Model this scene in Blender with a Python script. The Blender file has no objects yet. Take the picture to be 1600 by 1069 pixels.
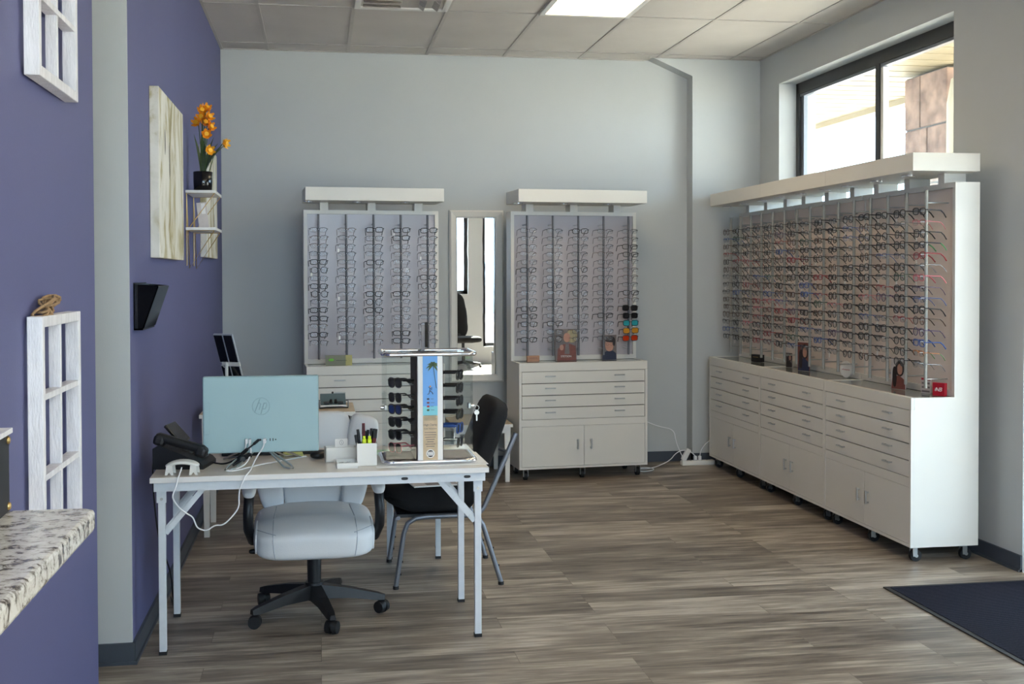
import bpy, bmesh, math, random
from mathutils import Vector, Matrix
random.seed(7)
SC = bpy.context.scene
COL = SC.collection
PI = math.pi
R_ = math.radians

# ------------------------------------------------------------------ materials
def lin(c):
    out = []
    for v in c:
        v = v / 255.0
        out.append(v / 12.92 if v <= .04045 else ((v + .055) / 1.055) ** 2.4)
    return tuple(out) + (1.0,)

MATS = {}
def mat(name, rgb, rough=.5, metal=0.0, var=.06, scale=8.0, bump=0.0, bscale=60.0, coat=0.0, spec=.5,
        stretch=(1, 1, 1), dist=.002):
    m = bpy.data.materials.new(name); m.use_nodes = True
    nt = m.node_tree; b = nt.nodes['Principled BSDF']
    b.inputs['Roughness'].default_value = rough
    b.inputs['Metallic'].default_value = metal
    b.inputs['Coat Weight'].default_value = coat
    b.inputs['Coat Roughness'].default_value = .08
    b.inputs['Specular IOR Level'].default_value = spec
    tc = nt.nodes.new('ShaderNodeTexCoord'); mp = nt.nodes.new('ShaderNodeMapping')
    mp.inputs['Scale'].default_value = stretch
    nt.links.new(tc.outputs['Object'], mp.inputs['Vector'])
    n = nt.nodes.new('ShaderNodeTexNoise'); n.inputs['Scale'].default_value = scale; n.inputs['Detail'].default_value = 4
    nt.links.new(mp.outputs['Vector'], n.inputs['Vector'])
    r = nt.nodes.new('ShaderNodeValToRGB')
    c = lin(rgb)
    r.color_ramp.elements[0].position = .3; r.color_ramp.elements[1].position = .7
    r.color_ramp.elements[0].color = tuple(v * (1 - var) for v in c[:3]) + (1,)
    r.color_ramp.elements[1].color = tuple(min(1, v * (1 + var)) for v in c[:3]) + (1,)
    nt.links.new(n.outputs['Fac'], r.inputs['Fac']); nt.links.new(r.outputs['Color'], b.inputs['Base Color'])
    if bump > 0:
        n2 = nt.nodes.new('ShaderNodeTexNoise'); n2.inputs['Scale'].default_value = bscale; n2.inputs['Detail'].default_value = 3
        nt.links.new(mp.outputs['Vector'], n2.inputs['Vector'])
        bp = nt.nodes.new('ShaderNodeBump'); bp.inputs['Strength'].default_value = bump; bp.inputs['Distance'].default_value = dist
        nt.links.new(n2.outputs['Fac'], bp.inputs['Height']); nt.links.new(bp.outputs['Normal'], b.inputs['Normal'])
    MATS[name] = m
    return m

def clear(name, tint=(255, 255, 255), gloss=.08, rough=.02, bump=0.0, edge=.5):
    m = bpy.data.materials.new(name); m.use_nodes = True
    nt = m.node_tree; nt.nodes.clear()
    o = nt.nodes.new('ShaderNodeOutputMaterial'); mx = nt.nodes.new('ShaderNodeMixShader')
    t = nt.nodes.new('ShaderNodeBsdfTransparent'); t.inputs['Color'].default_value = lin(tint)
    g = nt.nodes.new('ShaderNodeBsdfGlossy'); g.inputs['Roughness'].default_value = rough
    lw = nt.nodes.new('ShaderNodeLayerWeight'); lw.inputs['Blend'].default_value = .35
    mr = nt.nodes.new('ShaderNodeMapRange'); mr.inputs['To Min'].default_value = gloss; mr.inputs['To Max'].default_value = edge
    nt.links.new(lw.outputs['Facing'], mr.inputs['Value']); nt.links.new(mr.outputs['Result'], mx.inputs['Fac'])
    nt.links.new(t.outputs[0], mx.inputs[1]); nt.links.new(g.outputs[0], mx.inputs[2]); nt.links.new(mx.outputs[0], o.inputs['Surface'])
    if bump:
        tc = nt.nodes.new('ShaderNodeTexCoord')
        n = nt.nodes.new('ShaderNodeTexNoise'); n.inputs['Scale'].default_value = 90
        bp = nt.nodes.new('ShaderNodeBump'); bp.inputs['Strength'].default_value = bump; bp.inputs['Distance'].default_value = .004
        nt.links.new(tc.outputs['Object'], n.inputs['Vector'])
        nt.links.new(n.outputs['Fac'], bp.inputs['Height']); nt.links.new(bp.outputs['Normal'], g.inputs['Normal'])
    MATS[name] = m
    return m

def emit(name, rgb, s):
    m = bpy.data.materials.new(name); m.use_nodes = True
    b = m.node_tree.nodes['Principled BSDF']
    b.inputs['Base Color'].default_value = lin((230, 228, 220))
    b.inputs['Emission Color'].default_value = lin(rgb); b.inputs['Emission Strength'].default_value = s
    MATS[name] = m
    return m

M_wall = mat('paint_grey_blue', (190, 193, 193), .6, var=.02, scale=1.5, bump=.15, bscale=180)
M_purple = mat('paint_purple', (90, 92, 133), .6, var=.03, scale=1.5, bump=.2, bscale=180)
M_dark_base = mat('rubber_baseboard', (66, 72, 82), .5, var=.06)
M_ceil = mat('ceiling_tile', (199, 193, 187), .9, var=.04, scale=3, bump=.35, bscale=240)
M_tee = mat('ceiling_tee', (182, 176, 170), .5, var=.03)
M_white = mat('white_laminate', (222, 219, 211), .38, var=.015, scale=3)
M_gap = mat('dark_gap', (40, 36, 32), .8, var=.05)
M_trimw = mat('white_satin', (232, 230, 224), .35, var=.02, scale=4)
M_board = mat('pale_board', (186, 181, 186), .22, var=.02, scale=3, bump=.06, bscale=9, dist=.006, spec=.35)
M_boardw = mat('pale_taupe_board', (228, 214, 204), .3, var=.02, scale=3, spec=.3)
M_glasstop = mat('glass_top', (120, 126, 124), .06, var=.05)
M_alu = mat('aluminium', (190, 192, 192), .28, metal=.9, var=.05, scale=30)
M_rod = mat('grey_rod', (108, 108, 112), .45, metal=.2, var=.05, scale=30)
M_rodw = mat('satin_aluminium_rod', (160, 158, 150), .5, metal=.2, var=.03, scale=30)
M_chrome = mat('chrome', (225, 226, 232), .1, metal=1, var=.02)
M_black = mat('black_plastic', (20, 20, 23), .45, var=.2, scale=20)
M_blackg = mat('black_gloss', (14, 14, 16), .08, var=.2, scale=20)
M_rubber = mat('black_rubber', (22, 22, 24), .6, var=.2, scale=30)
M_fabric = mat('black_fabric', (17, 16, 18), .95, var=.3, scale=200, bump=.4, bscale=600)
M_leather = mat('white_leather', (214, 216, 218), .45, var=.02, scale=5, bump=.25, bscale=220)
M_seam = mat('leather_seam', (166, 172, 180), .6, var=.05)
M_greym = mat('grey_hammered_metal', (130, 133, 140), .35, metal=.6, var=.12, scale=300, bump=.2, bscale=500)
M_desk = mat('white_desk', (226, 224, 222), .3, var=.02, scale=4)
M_dtop = mat('cream_desk_top', (212, 202, 188), .28, var=.03, scale=3, stretch=(1, 8, 1))
M_deskleg = mat('white_powder_coat', (214, 219, 224), .4, var=.03, scale=30)
M_tan = mat('pale_wood_top', (204, 186, 158), .4, var=.06, scale=3, stretch=(1, 10, 1))
M_paper = mat('paper', (236, 234, 230), .7, var=.02)
M_brown = mat('dark_brown', (58, 38, 42), .6, var=.1, spec=.15)
M_gold = mat('gold_wire', (190, 160, 105), .3, metal=.9, var=.05)
M_orange = mat('orange_petal', (238, 150, 18), .55, var=.15, scale=40)
M_yel = mat('yellow_petal', (246, 180, 40), .55, var=.15, scale=40)
M_leaf = mat('leaf_green', (62, 86, 40), .5, var=.3, scale=25)
M_leafd = mat('leaf_dark', (44, 62, 40), .5, var=.3, scale=25)
M_twine = mat('jute_twine', (160, 128, 92), .9, var=.25, scale=120, bump=.5, bscale=300)
M_wash = mat('whitewashed_wood', (222, 220, 222), .75, var=.10, scale=9, stretch=(5, 5, 1), bump=.6, bscale=40, dist=.004)
M_teal = mat('pale_teal_plastic', (160, 190, 196), .42, var=.015, scale=3)
M_tealdk = mat('pale_teal_relief', (146, 175, 182), .3, var=.02)
M_cable = mat('white_cable', (236, 236, 238), .45, var=.02)
M_mirror = mat('mirror_silver', (238, 240, 242), .0, metal=1, var=0, bump=.05, bscale=2.2, dist=.004)
M_frame_dark = mat('bronze_frame', (38, 36, 36), .4, var=.1)
M_clear = clear('clear_acrylic', (250, 252, 252), .012, .02, edge=.25)
M_lens = clear('demo_lens', (246, 247, 248), .06, .08, bump=1.0, edge=.25)
M_pane = clear('window_glass', (244, 250, 250), .04, .0, edge=.3)
M_lensdk = mat('dark_lens', (22, 22, 26), .06, var=.1)
M_lensbl = mat('blue_mirror_lens', (34, 80, 170), .08, metal=.6, var=.1)
M_lenstl = mat('teal_mirror_lens', (60, 190, 200), .08, metal=.6, var=.1)
M_lensam = mat('amber_mirror_lens', (220, 150, 40), .08, metal=.6, var=.1)
M_lensrd = mat('red_mirror_lens', (235, 70, 25), .08, metal=.6, var=.1)
M_troffer = emit('light_diffuser', (255, 228, 184), 6.8)
M_red = mat('red_card', (178, 26, 44), .35, var=.05)
M_woodblk = mat('wood_block', (176, 130, 100), .5, var=.15, scale=6, stretch=(1, 8, 8))
M_neon = mat('highlighter_yellow', (216, 235, 30), .35, var=.04)
M_maroon = mat('maroon_plastic', (110, 20, 28), .35, var=.1)
M_green = mat('pale_green_pad', (190, 220, 190), .6, var=.04)
M_ynote = mat('yellow_note', (214, 222, 140), .7, var=.03)
M_grey = mat('mid_grey', (120, 124, 126), .5, var=.06)
M_greyw = mat('grey_white_plastic', (170, 174, 182), .4, var=.03)
M_slate = mat('slate_glass', (96, 112, 114), .2, var=.06)
M_skyb = mat('print_sky', (96, 160, 226), .3, var=.12, scale=6)
M_sea = mat('print_sea', (120, 200, 214), .3, var=.05)
M_sand = mat('print_sand', (196, 172, 140), .3, var=.10, scale=30)
M_navy = mat('print_navy', (40, 46, 70), .4, var=.1)
M_skin = mat('print_skin', (186, 138, 118), .4, var=.08, scale=30)
M_hair = mat('print_dark_hair', (48, 36, 34), .4, var=.2, scale=60)
M_blond = mat('print_blond', (172, 160, 124), .4, var=.2, scale=60)
M_jacket = mat('print_jacket', (128, 72, 60), .4, var=.15, scale=40)
M_pgrey = mat('print_grey', (120, 110, 108), .35, var=.15, scale=20)
M_print2 = mat('print_pale', (205, 195, 190), .35, var=.08, scale=20)
M_olive = mat('olive_gold', (176, 168, 100), .35, var=.15, scale=8)
M_olivedk = mat('olive_grey', (120, 120, 92), .35, var=.15, scale=8)
M_grn = mat('leaf_print', (110, 190, 40), .4, var=.1)
M_stone_out = mat('concrete_ground', (150, 146, 140), .9, var=.08, scale=2)
M_soffit = mat('soffit_panel', (136, 121, 92), .6, var=.02, scale=2)
M_spout = mat('downspout', (170, 160, 136), .5, var=.03)

def nodes_of(m): return m.node_tree.nodes, m.node_tree.links

def floor_mat():
    m = bpy.data.materials.new('vinyl_planks'); m.use_nodes = True
    N, L = nodes_of(m); b = N['Principled BSDF']
    tc = N.new('ShaderNodeTexCoord')
    br = N.new('ShaderNodeTexBrick')
    br.inputs['Scale'].default_value = 1.0
    br.inputs['Brick Width'].default_value = 1.22; br.inputs['Row Height'].default_value = .152
    br.inputs['Mortar Size'].default_value = .0012; br.inputs['Mortar Smooth'].default_value = .3
    br.inputs['Bias'].default_value = 0; br.offset = .37; br.offset_frequency = 3
    br.inputs['Color1'].default_value = (0, 0, 0, 1); br.inputs['Color2'].default_value = (1, 1, 1, 1)
    br.inputs['Mortar'].default_value = (.5, .5, .5, 1)
    L.new(tc.outputs['Object'], br.inputs['Vector'])
    add = N.new('ShaderNodeVectorMath'); add.operation = 'ADD'
    sc = N.new('ShaderNodeVectorMath'); sc.operation = 'SCALE'; sc.inputs['Scale'].default_value = 17.0
    L.new(br.outputs['Color'], sc.inputs[0]); L.new(tc.outputs['Object'], add.inputs[0]); L.new(sc.outputs['Vector'], add.inputs[1])
    mp = N.new('ShaderNodeMapping'); mp.inputs['Scale'].default_value = (1.6, 22, 1)
    L.new(add.outputs['Vector'], mp.inputs['Vector'])
    n1 = N.new('ShaderNodeTexNoise'); n1.inputs['Scale'].default_value = 2.0; n1.inputs['Detail'].default_value = 7; n1.inputs['Roughness'].default_value = .65
    n1.inputs['Distortion'].default_value = .6
    L.new(mp.outputs['Vector'], n1.inputs['Vector'])
    mp2 = N.new('ShaderNodeMapping'); mp2.inputs['Scale'].default_value = (.9, 4.2, 1)
    L.new(add.outputs['Vector'], mp2.inputs['Vector'])
    n2 = N.new('ShaderNodeTexNoise'); n2.inputs['Scale'].default_value = 2.4; n2.inputs['Detail'].default_value = 5
    L.new(mp2.outputs['Vector'], n2.inputs['Vector'])
    r = N.new('ShaderNodeValToRGB'); e = r.color_ramp.elements
    e[0].position = .36; e[0].color = lin((84, 75, 67)); e[1].position = .66; e[1].color = lin((190, 180, 166))
    x = e.new(.5); x.color = lin((134, 123, 111))
    mixf = N.new('ShaderNodeMath'); mixf.operation = 'MULTIPLY_ADD'; mixf.inputs[1].default_value = .52
    L.new(n1.outputs['Fac'], mixf.inputs[0])
    m2 = N.new('ShaderNodeMath'); m2.operation = 'MULTIPLY'; m2.inputs[1].default_value = .48
    L.new(n2.outputs['Fac'], m2.inputs[0]); L.new(m2.outputs[0], mixf.inputs[2])
    tone = N.new('ShaderNodeMath'); tone.operation = 'MULTIPLY_ADD'; tone.inputs[1].default_value = .11; 
    L.new(br.outputs['Color'], tone.inputs[0])
    off = N.new('ShaderNodeMath'); off.operation = 'SUBTRACT'; off.inputs[1].default_value = .055
    L.new(mixf.outputs[0], off.inputs[0]); L.new(off.outputs[0], tone.inputs[2])
    L.new(tone.outputs[0], r.inputs['Fac'])
    dk = N.new('ShaderNodeMixRGB'); dk.blend_type = 'MULTIPLY'; dk.inputs['Color2'].default_value = (.55, .52, .5, 1)
    L.new(br.outputs['Fac'], dk.inputs['Fac']); L.new(r.outputs['Color'], dk.inputs['Color1'])
    L.new(dk.outputs['Color'], b.inputs['Base Color'])
    rr = N.new('ShaderNodeMapRange'); rr.inputs['To Min'].default_value = .34; rr.inputs['To Max'].default_value = .5
    L.new(n1.outputs['Fac'], rr.inputs['Value']); L.new(rr.outputs['Result'], b.inputs['Roughness'])
    bp = N.new('ShaderNodeBump'); bp.inputs['Strength'].default_value = .12; bp.inputs['Distance'].default_value = .003
    L.new(n1.outputs['Fac'], bp.inputs['Height']); L.new(bp.outputs['Normal'], b.inputs['Normal'])
    return m
M_floor = floor_mat()

def granite_mat():
    m = bpy.data.materials.new('speckled_granite'); m.use_nodes = True
    N, L = nodes_of(m); b = N['Principled BSDF']; b.inputs['Roughness'].default_value = .18
    tc = N.new('ShaderNodeTexCoord')
    n = N.new('ShaderNodeTexNoise'); n.inputs['Scale'].default_value = 38; n.inputs['Detail'].default_value = 8; n.inputs['Roughness'].default_value = .7
    n.inputs['Distortion'].default_value = .5
    L.new(tc.outputs['Object'], n.inputs['Vector'])
    r = N.new('ShaderNodeValToRGB'); e = r.color_ramp.elements
    e[0].position = .33; e[0].color = lin((44, 42, 44)); e[1].position = .56; e[1].color = lin((222, 220, 214))
    x = e.new(.41); x.color = lin((120, 112, 104)); x = e.new(.47); x.color = lin((200, 196, 188))
    L.new(n.outputs['Fac'], r.inputs['Fac']); L.new(r.outputs['Color'], b.inputs['Base Color'])
    return m
M_granite = granite_mat()

def canvas_mat():
    m = bpy.data.materials.new('painted_canvas'); m.use_nodes = True
    N, L = nodes_of(m); b = N['Principled BSDF']; b.inputs['Roughness'].default_value = .8
    tc = N.new('ShaderNodeTexCoord'); mp = N.new('ShaderNodeMapping'); mp.inputs['Scale'].default_value = (3, 5.2, 1.9)
    L.new(tc.outputs['Object'], mp.inputs['Vector'])
    n = N.new('ShaderNodeTexNoise'); n.inputs['Scale'].default_value = 1.1; n.inputs['Detail'].default_value = 9; n.inputs['Roughness'].default_value = .62; n.inputs['Distortion'].default_value = .9
    L.new(mp.outputs['Vector'], n.inputs['Vector'])
    r = N.new('ShaderNodeValToRGB'); e = r.color_ramp.elements
    e[0].position = .27; e[0].color = lin((98, 84, 58)); e[1].position = .62; e[1].color = lin((226, 222, 212))
    x = e.new(.39); x.color = lin((150, 138, 100)); x = e.new(.47); x.color = lin((186, 176, 142)); x = e.new(.53); x.color = lin((214, 210, 198))
    L.new(n.outputs['Fac'], r.inputs['Fac']); L.new(r.outputs['Color'], b.inputs['Base Color'])
    return m
M_canvas = canvas_mat()

def mat_ribbed():
    m = bpy.data.materials.new('ribbed_carpet'); m.use_nodes = True
    N, L = nodes_of(m); b = N['Principled BSDF']; b.inputs['Roughness'].default_value = 1.0; b.inputs['Specular IOR Level'].default_value = .08
    tc = N.new('ShaderNodeTexCoord')
    w = N.new('ShaderNodeTexWave'); w.bands_direction = 'Y'; w.inputs['Scale'].default_value = 26; w.inputs['Distortion'].default_value = .4
    w.inputs['Detail'].default_value = 2; w.inputs['Detail Scale'].default_value = 8
    L.new(tc.outputs['Object'], w.inputs['Vector'])
    n = N.new('ShaderNodeTexNoise'); n.inputs['Scale'].default_value = 220
    L.new(tc.outputs['Object'], n.inputs['Vector'])
    mx = N.new('ShaderNodeMath'); mx.operation = 'MULTIPLY'; L.new(w.outputs['Fac'], mx.inputs[0]); L.new(n.outputs['Fac'], mx.inputs[1])
    r = N.new('ShaderNodeValToRGB'); r.color_ramp.elements[0].color = lin((12, 12, 18)); r.color_ramp.elements[1].color = lin((58, 59, 74)); r.color_ramp.elements[1].position = .7
    L.new(mx.outputs[0], r.inputs['Fac']); L.new(r.outputs['Color'], b.inputs['Base Color'])
    bp = N.new('ShaderNodeBump'); bp.inputs['Strength'].default_value = .7; bp.inputs['Distance'].default_value = .004
    L.new(w.outputs['Fac'], bp.inputs['Height']); L.new(bp.outputs['Normal'], b.inputs['Normal'])
    return m
M_mat = mat_ribbed()

def stone_mat():
    m = bpy.data.materials.new('pillar_stone'); m.use_nodes = True
    N, L = nodes_of(m); b = N['Principled BSDF']; b.inputs['Roughness'].default_value = .9
    tc = N.new('ShaderNodeTexCoord')
    mp = N.new('ShaderNodeMapping'); mp.inputs['Rotation'].default_value = (PI / 2, 0, 0)
    n = N.new('ShaderNodeTexNoise'); n.inputs['Scale'].default_value = 7; n.inputs['Detail'].default_value = 8
    L.new(tc.outputs['Object'], n.inputs['Vector'])
    r = N.new('ShaderNodeValToRGB'); e = r.color_ramp.elements
    e[0].position = .3; e[0].color = lin((92, 66, 56)); e[1].position = .65; e[1].color = lin((150, 122, 104))
    L.new(n.outputs['Fac'], r.inputs['Fac']); L.new(r.outputs['Color'], b.inputs['Base Color'])
    return m
M_stone = stone_mat()
M_mortar = mat('mortar', (80, 76, 74), .9)

FRAMECOL = {
    'black': mat('frame_black', (18, 18, 20), .3, var=.1),
    'dark metal': mat('frame_gunmetal', (58, 58, 64), .3, metal=.5, var=.1),
    'silver': mat('frame_silver', (150, 150, 156), .25, metal=.8, var=.05),
    'brown': mat('frame_brown', (74, 48, 34), .3, var=.25, scale=60),
    'red': mat('frame_red', (150, 34, 44), .3, var=.1),
    'blue': mat('frame_blue', (52, 84, 150), .3, var=.1),
    'pink': mat('frame_pink', (206, 112, 122), .3, var=.1),
    'purple': mat('frame_purple', (70, 50, 90), .3, var=.1),
    'green': mat('frame_green', (50, 84, 70), .3, var=.1),
    'orange': mat('frame_orange', (196, 120, 60), .3, var=.1),
}
M_tempg = mat('temple_green', (70, 140, 80), .35)

# ------------------------------------------------------------------ mesh builder
class MB:
    def __init__(s):
        s.v = []; s.f = []; s.fm = []; s.fs = []; s.mats = []; s.T = Matrix.Identity(4)
    def mi(s, m):
        if m not in s.mats: s.mats.append(m)
        return s.mats.index(m)
    def raw(s, vs, fs, m, smooth=False):
        o = len(s.v); k = s.mi(m)
        s.v += [tuple(s.T @ Vector(p)) for p in vs]
        for f in fs:
            s.f.append([i + o for i in f]); s.fm.append(k); s.fs.append(smooth)
        return s
    def box(s, c, d, m, bev=0.0, rot=None):
        bm = bmesh.new(); bmesh.ops.create_cube(bm, size=1)
        for v in bm.verts: v.co = Vector((v.co.x * d[0], v.co.y * d[1], v.co.z * d[2]))
        if bev > 0:
            bmesh.ops.bevel(bm, geom=bm.edges[:], offset=min(bev, min(d) * .45), segments=2, affect='EDGES', profile=.5)
        M = Matrix.Translation(c) @ (rot.to_4x4() if rot is not None else Matrix.Identity(4))
        bm.verts.ensure_lookup_table(); bm.verts.index_update()
        vs = [M @ v.co for v in bm.verts]; fs = [[v.index for v in f.verts] for f in bm.faces]
        bm.free()
        return s.raw(vs, fs, m)
    def b2(s, a, b, m, bev=0.0):
        c = [(a[i] + b[i]) / 2 for i in range(3)]; d = [abs(b[i] - a[i]) for i in range(3)]
        return s.box(c, d, m, bev)
    def cyl(s, p0, p1, r0, m, r1=None, seg=16, caps=True):
        r1 = r0 if r1 is None else r1
        p0 = Vector(p0); p1 = Vector(p1); a = (p1 - p0).normalized()
        u = a.orthogonal().normalized(); w = a.cross(u)
        vs = []
        for i in range(seg):
            t = 2 * PI * i / seg; d = u * math.cos(t) + w * math.sin(t)
            vs += [p0 + d * r0, p1 + d * r1]
        s.raw(vs, [[2 * i, 2 * ((i + 1) % seg), 2 * ((i + 1) % seg) + 1, 2 * i + 1] for i in range(seg)], m, True)
        if caps: s.raw(vs, [[2 * i for i in range(seg)][::-1], [2 * i + 1 for i in range(seg)]], m)
        return s
    def tube(s, pts, r, m, seg=8, closed=False, flat=1.0):
        P = [Vector(p) for p in pts]; n = len(P); vs = []
        rr = r if isinstance(r, (list, tuple)) else [r] * n
        prev = None
        for i in range(n):
            if closed: t = (P[(i + 1) % n] - P[i - 1])
            else: t = P[min(i + 1, n - 1)] - P[max(i - 1, 0)]
            t = t.normalized()
            if prev is None:
                u = t.orthogonal().normalized() if abs(t.z) > .95 else Vector((0, 0, 1)).cross(t).normalized()
            else:
                u = (prev - t * prev.dot(t))
                u = u.normalized() if u.length > 1e-6 else t.orthogonal().normalized()
            prev = u; w = t.cross(u)
            for k in range(seg):
                a = 2 * PI * k / seg
                vs.append(P[i] + (u * math.cos(a) + w * math.sin(a) * flat) * rr[i])
        fs = []
        for i in range(n if closed else n - 1):
            j = (i + 1) % n
            for k in range(seg):
                k2 = (k + 1) % seg
                fs.append([i * seg + k, i * seg + k2, j * seg + k2, j * seg + k])
        s.raw(vs, fs, m, True)
        if not closed: s.raw(vs, [list(range(seg))[::-1], [(n - 1) * seg + k for k in range(seg)]], m)
        return s
    def prism(s, poly, axis, a, b, m):
        n = len(poly)
        def P(p, h):
            if axis == 'x': return (h, p[0], p[1])
            if axis == 'y': return (p[0], h, p[1])
            return (p[0], p[1], h)
        vs = [P(p, a) for p in poly] + [P(p, b) for p in poly]
        fs = [list(range(n))[::-1], list(range(n, 2 * n))] + [[i, (i + 1) % n, n + (i + 1) % n, n + i] for i in range(n)]
        bm = bmesh.new(); bv = [bm.verts.new(v) for v in vs]
        for f in fs: bm.faces.new([bv[i] for i in f])
        bmesh.ops.recalc_face_normals(bm, faces=bm.faces[:]); bm.verts.index_update()
        fs = [[v.index for v in f.verts] for f in bm.faces]; bm.free()
        return s.raw(vs, fs, m)
    def pillow(s, c, d, m, k=5.0, n=8, fn=None, rot=None):
        vs = []; fs = []; idx = {}
        def key(p): return tuple(round(q, 5) for q in p)
        for ax in range(3):
            for sg in (-1, 1):
                g = []
                for i in range(n + 1):
                    row = []
                    for j in range(n + 1):
                        a = -1 + 2 * i / n; b = -1 + 2 * j / n
                        p = [0, 0, 0]; p[ax] = sg; p[(ax + 1) % 3] = a; p[(ax + 2) % 3] = b
                        kk = key(p)
                        if kk not in idx:
                            q = Vector(p); L = (abs(q.x) ** k + abs(q.y) ** k + abs(q.z) ** k) ** (1 / k)
                            q = q / L; q = Vector((q.x * d[0], q.y * d[1], q.z * d[2]))
                            if fn: q = Vector(fn(q))
                            if rot is not None: q = rot @ q
                            idx[kk] = len(vs); vs.append(q + Vector(c))
                        row.append(idx[kk])
                    g.append(row)
                for i in range(n):
                    for j in range(n):
                        f = [g[i][j], g[i + 1][j], g[i + 1][j + 1], g[i][j + 1]]
                        fs.append(f if sg > 0 else f[::-1])
        return s.raw(vs, fs, m, True)
    def ball(s, c, r, m, n=4, sc=(1, 1, 1)):
        return s.pillow(c, (r * sc[0], r * sc[1], r * sc[2]), m, 2.0, n)
    def lathe(s, prof, c, m, seg=24):
        vs = []; n = len(prof)
        for i in range(seg):
            a = 2 * PI * i / seg
            for (r, z) in prof: vs.append((c[0] + r * math.cos(a), c[1] + r * math.sin(a), c[2] + z))
        fs = []
        for i in range(seg):
            j = (i + 1) % seg
            for k in range(n - 1): fs.append([i * n + k, j * n + k, j * n + k + 1, i * n + k + 1])
        s.raw(vs, fs, m, True)
        s.raw(vs, [[i * n for i in range(seg)][::-1], [i * n + n - 1 for i in range(seg)]], m)
        return s
    def build(s, name, parent=None, loc=None, rz=0):
        me = bpy.data.meshes.new(name); me.from_pydata(s.v, [], s.f)
        for m in s.mats: me.materials.append(m)
        me.polygons.foreach_set('material_index', s.fm); me.polygons.foreach_set('use_smooth', s.fs)
        me.update()
        o = bpy.data.objects.new(name, me); COL.objects.link(o)
        if parent is not None: o.parent = parent
        if loc is not None: o.location = loc
        if rz: o.rotation_euler = (0, 0, rz)
        return o

def tag(o, label, cat, group=None):
    o['label'] = label; o['category'] = cat
    if group: o['group'] = group
    return o
def thing(name, label, cat, loc=(0, 0, 0), rz=0.0, group=None):
    o = bpy.data.objects.new(name, None); o.empty_display_size = .05; COL.objects.link(o)
    o.location = loc; o.rotation_euler = (0, 0, rz)
    return tag(o, label, cat, group)
def struct(o, label=None):
    o['kind'] = 'structure'
    if label: o['label'] = label
    return o
def copy_tree(o, parent=None):
    c = o.copy(); COL.objects.link(c)
    if parent is not None: c.parent = parent
    for ch in list(o.children): copy_tree(ch, c)
    return c
def text_obj(name, txt, size, m, parent, loc, rot, extrude=.0006, shear=0.0, align='CENTER', sx=1.0):
    cu = bpy.data.curves.new(name, 'FONT'); cu.body = txt; cu.size = size; cu.extrude = extrude; cu.shear = shear
    cu.align_x = align; cu.align_y = 'CENTER'
    tmp = bpy.data.objects.new(name, cu); COL.objects.link(tmp)
    dg = bpy.context.evaluated_depsgraph_get()
    me = bpy.data.meshes.new_from_object(tmp.evaluated_get(dg)); bpy.data.objects.remove(tmp)
    me.materials.clear(); me.materials.append(m)
    o = bpy.data.objects.new(name, me); COL.objects.link(o)
    o.parent = parent; o.location = loc; o.rotation_euler = rot; o.scale = (sx, 1, 1)
    return o

# ------------------------------------------------------------------ dimensions of the room
XL, XR, H, YF = -.733, 3.531, 3.2525, -10.4
YW2, YW1 = -4.29, -4.99           # left wall: end of the far stretch, end of the near stretch
WIN = (-2.98, -.524, 1.93, 3.0)   # y0, y1, z0, z1
DOOR = (-5.05, -3.64, 2.2)

# floor and ceiling
struct(MB().b2((-3.0, YF, -.1), (XR, 0, 0), M_floor).build('floor'), 'grey brown wood plank floor')
ceil = struct(MB().b2((-3.0, YF, H), (XR + .3, .2, H + .1), M_ceil).build('ceiling'), 'off-white suspended tile ceiling')
g = MB()
x0g, s1 = -.38, -.2723
for k in range(-4, 7):
    x = x0g + k * .6096
    y1 = -.0 if x < 2.6 else -.139
    g.b2((x - .012, YF, H - .004), (x + .012, y1, H + .002), M_tee)
for j in range(-1, 9):
    y = s1 - 1.2192 * j
    if y > -.02 or y < YF: continue
    g.b2((-3, y - .012, H - .0045), (XR, y + .012, H + .002), M_tee)
g.b2((XL, -.02, H - .0045), (2.6, 0, H + .002), M_tee); g.b2((XR - .02, YF, H - .0045), (XR, -.139, H + .002), M_tee)
g.b2((XL, YF, H - .0045), (XL + .02, 0, H + .002), M_tee); g.b2((2.6, -.159, H - .0045), (XR, -.139, H + .002), M_tee)
struct(g.build('ceiling_grid', ceil), 'white ceiling grid bars')

# walls
struct(MB().b2((-3.0, 0, 0), (XR + .3, .2, H), M_wall).build('wall_back'), 'grey blue back wall')
struct(MB().prism([(2.633, H), (2.962, 3.112), (2.962, 0), (XR, 0), (XR, H)], 'y', -.139, .0, M_wall).build('wall_back_corner'), 'grey blue projecting column with a sloped top')
w = MB()
w.b2((XL - .2, YW2, 0), (XL, 0, H), M_purple)
struct(w.build('wall_left'), 'purple left wall')
w = MB(); w.b2((XL - .2, YF, 0), (XL, YW1, H), M_purple)
struct(w.build('wall_left_near'), 'near purple wall')
struct(MB().b2((XL - .2, YW2 - .012, 0), (XL, YW2, H), M_wall).build('wall_left_end'), 'grey blue end face of the purple wall')
struct(MB().b2((-3.2, YF, 0), (-3.0, .2, H), M_wall).build('wall_hall'), 'wall of the passage on the left')
w = MB()
y0, y1, z0, z1 = WIN
w.b2((XR, y1, 0), (XR + .3, .2, H), M_wall)
w.b2((XR, y0, 0), (XR + .3, y1, z0), M_wall); w.b2((XR, y0, z1), (XR + .3, y1, H), M_wall)
w.b2((XR, DOOR[1], 0), (XR + .3, y0, H), M_wall)
w.b2((XR, DOOR[0], DOOR[2]), (XR + .3, DOOR[1], H), M_wall)
w.b2((XR, YF, 0), (XR + .3, DOOR[0], H), M_wall)
struct(w.build('wall_right'), 'grey blue right wall')
w = MB()
FW = [(-.66, 2.52, 1.2, 3.05), (2.77, 3.45, .3, 2.85)]
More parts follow.
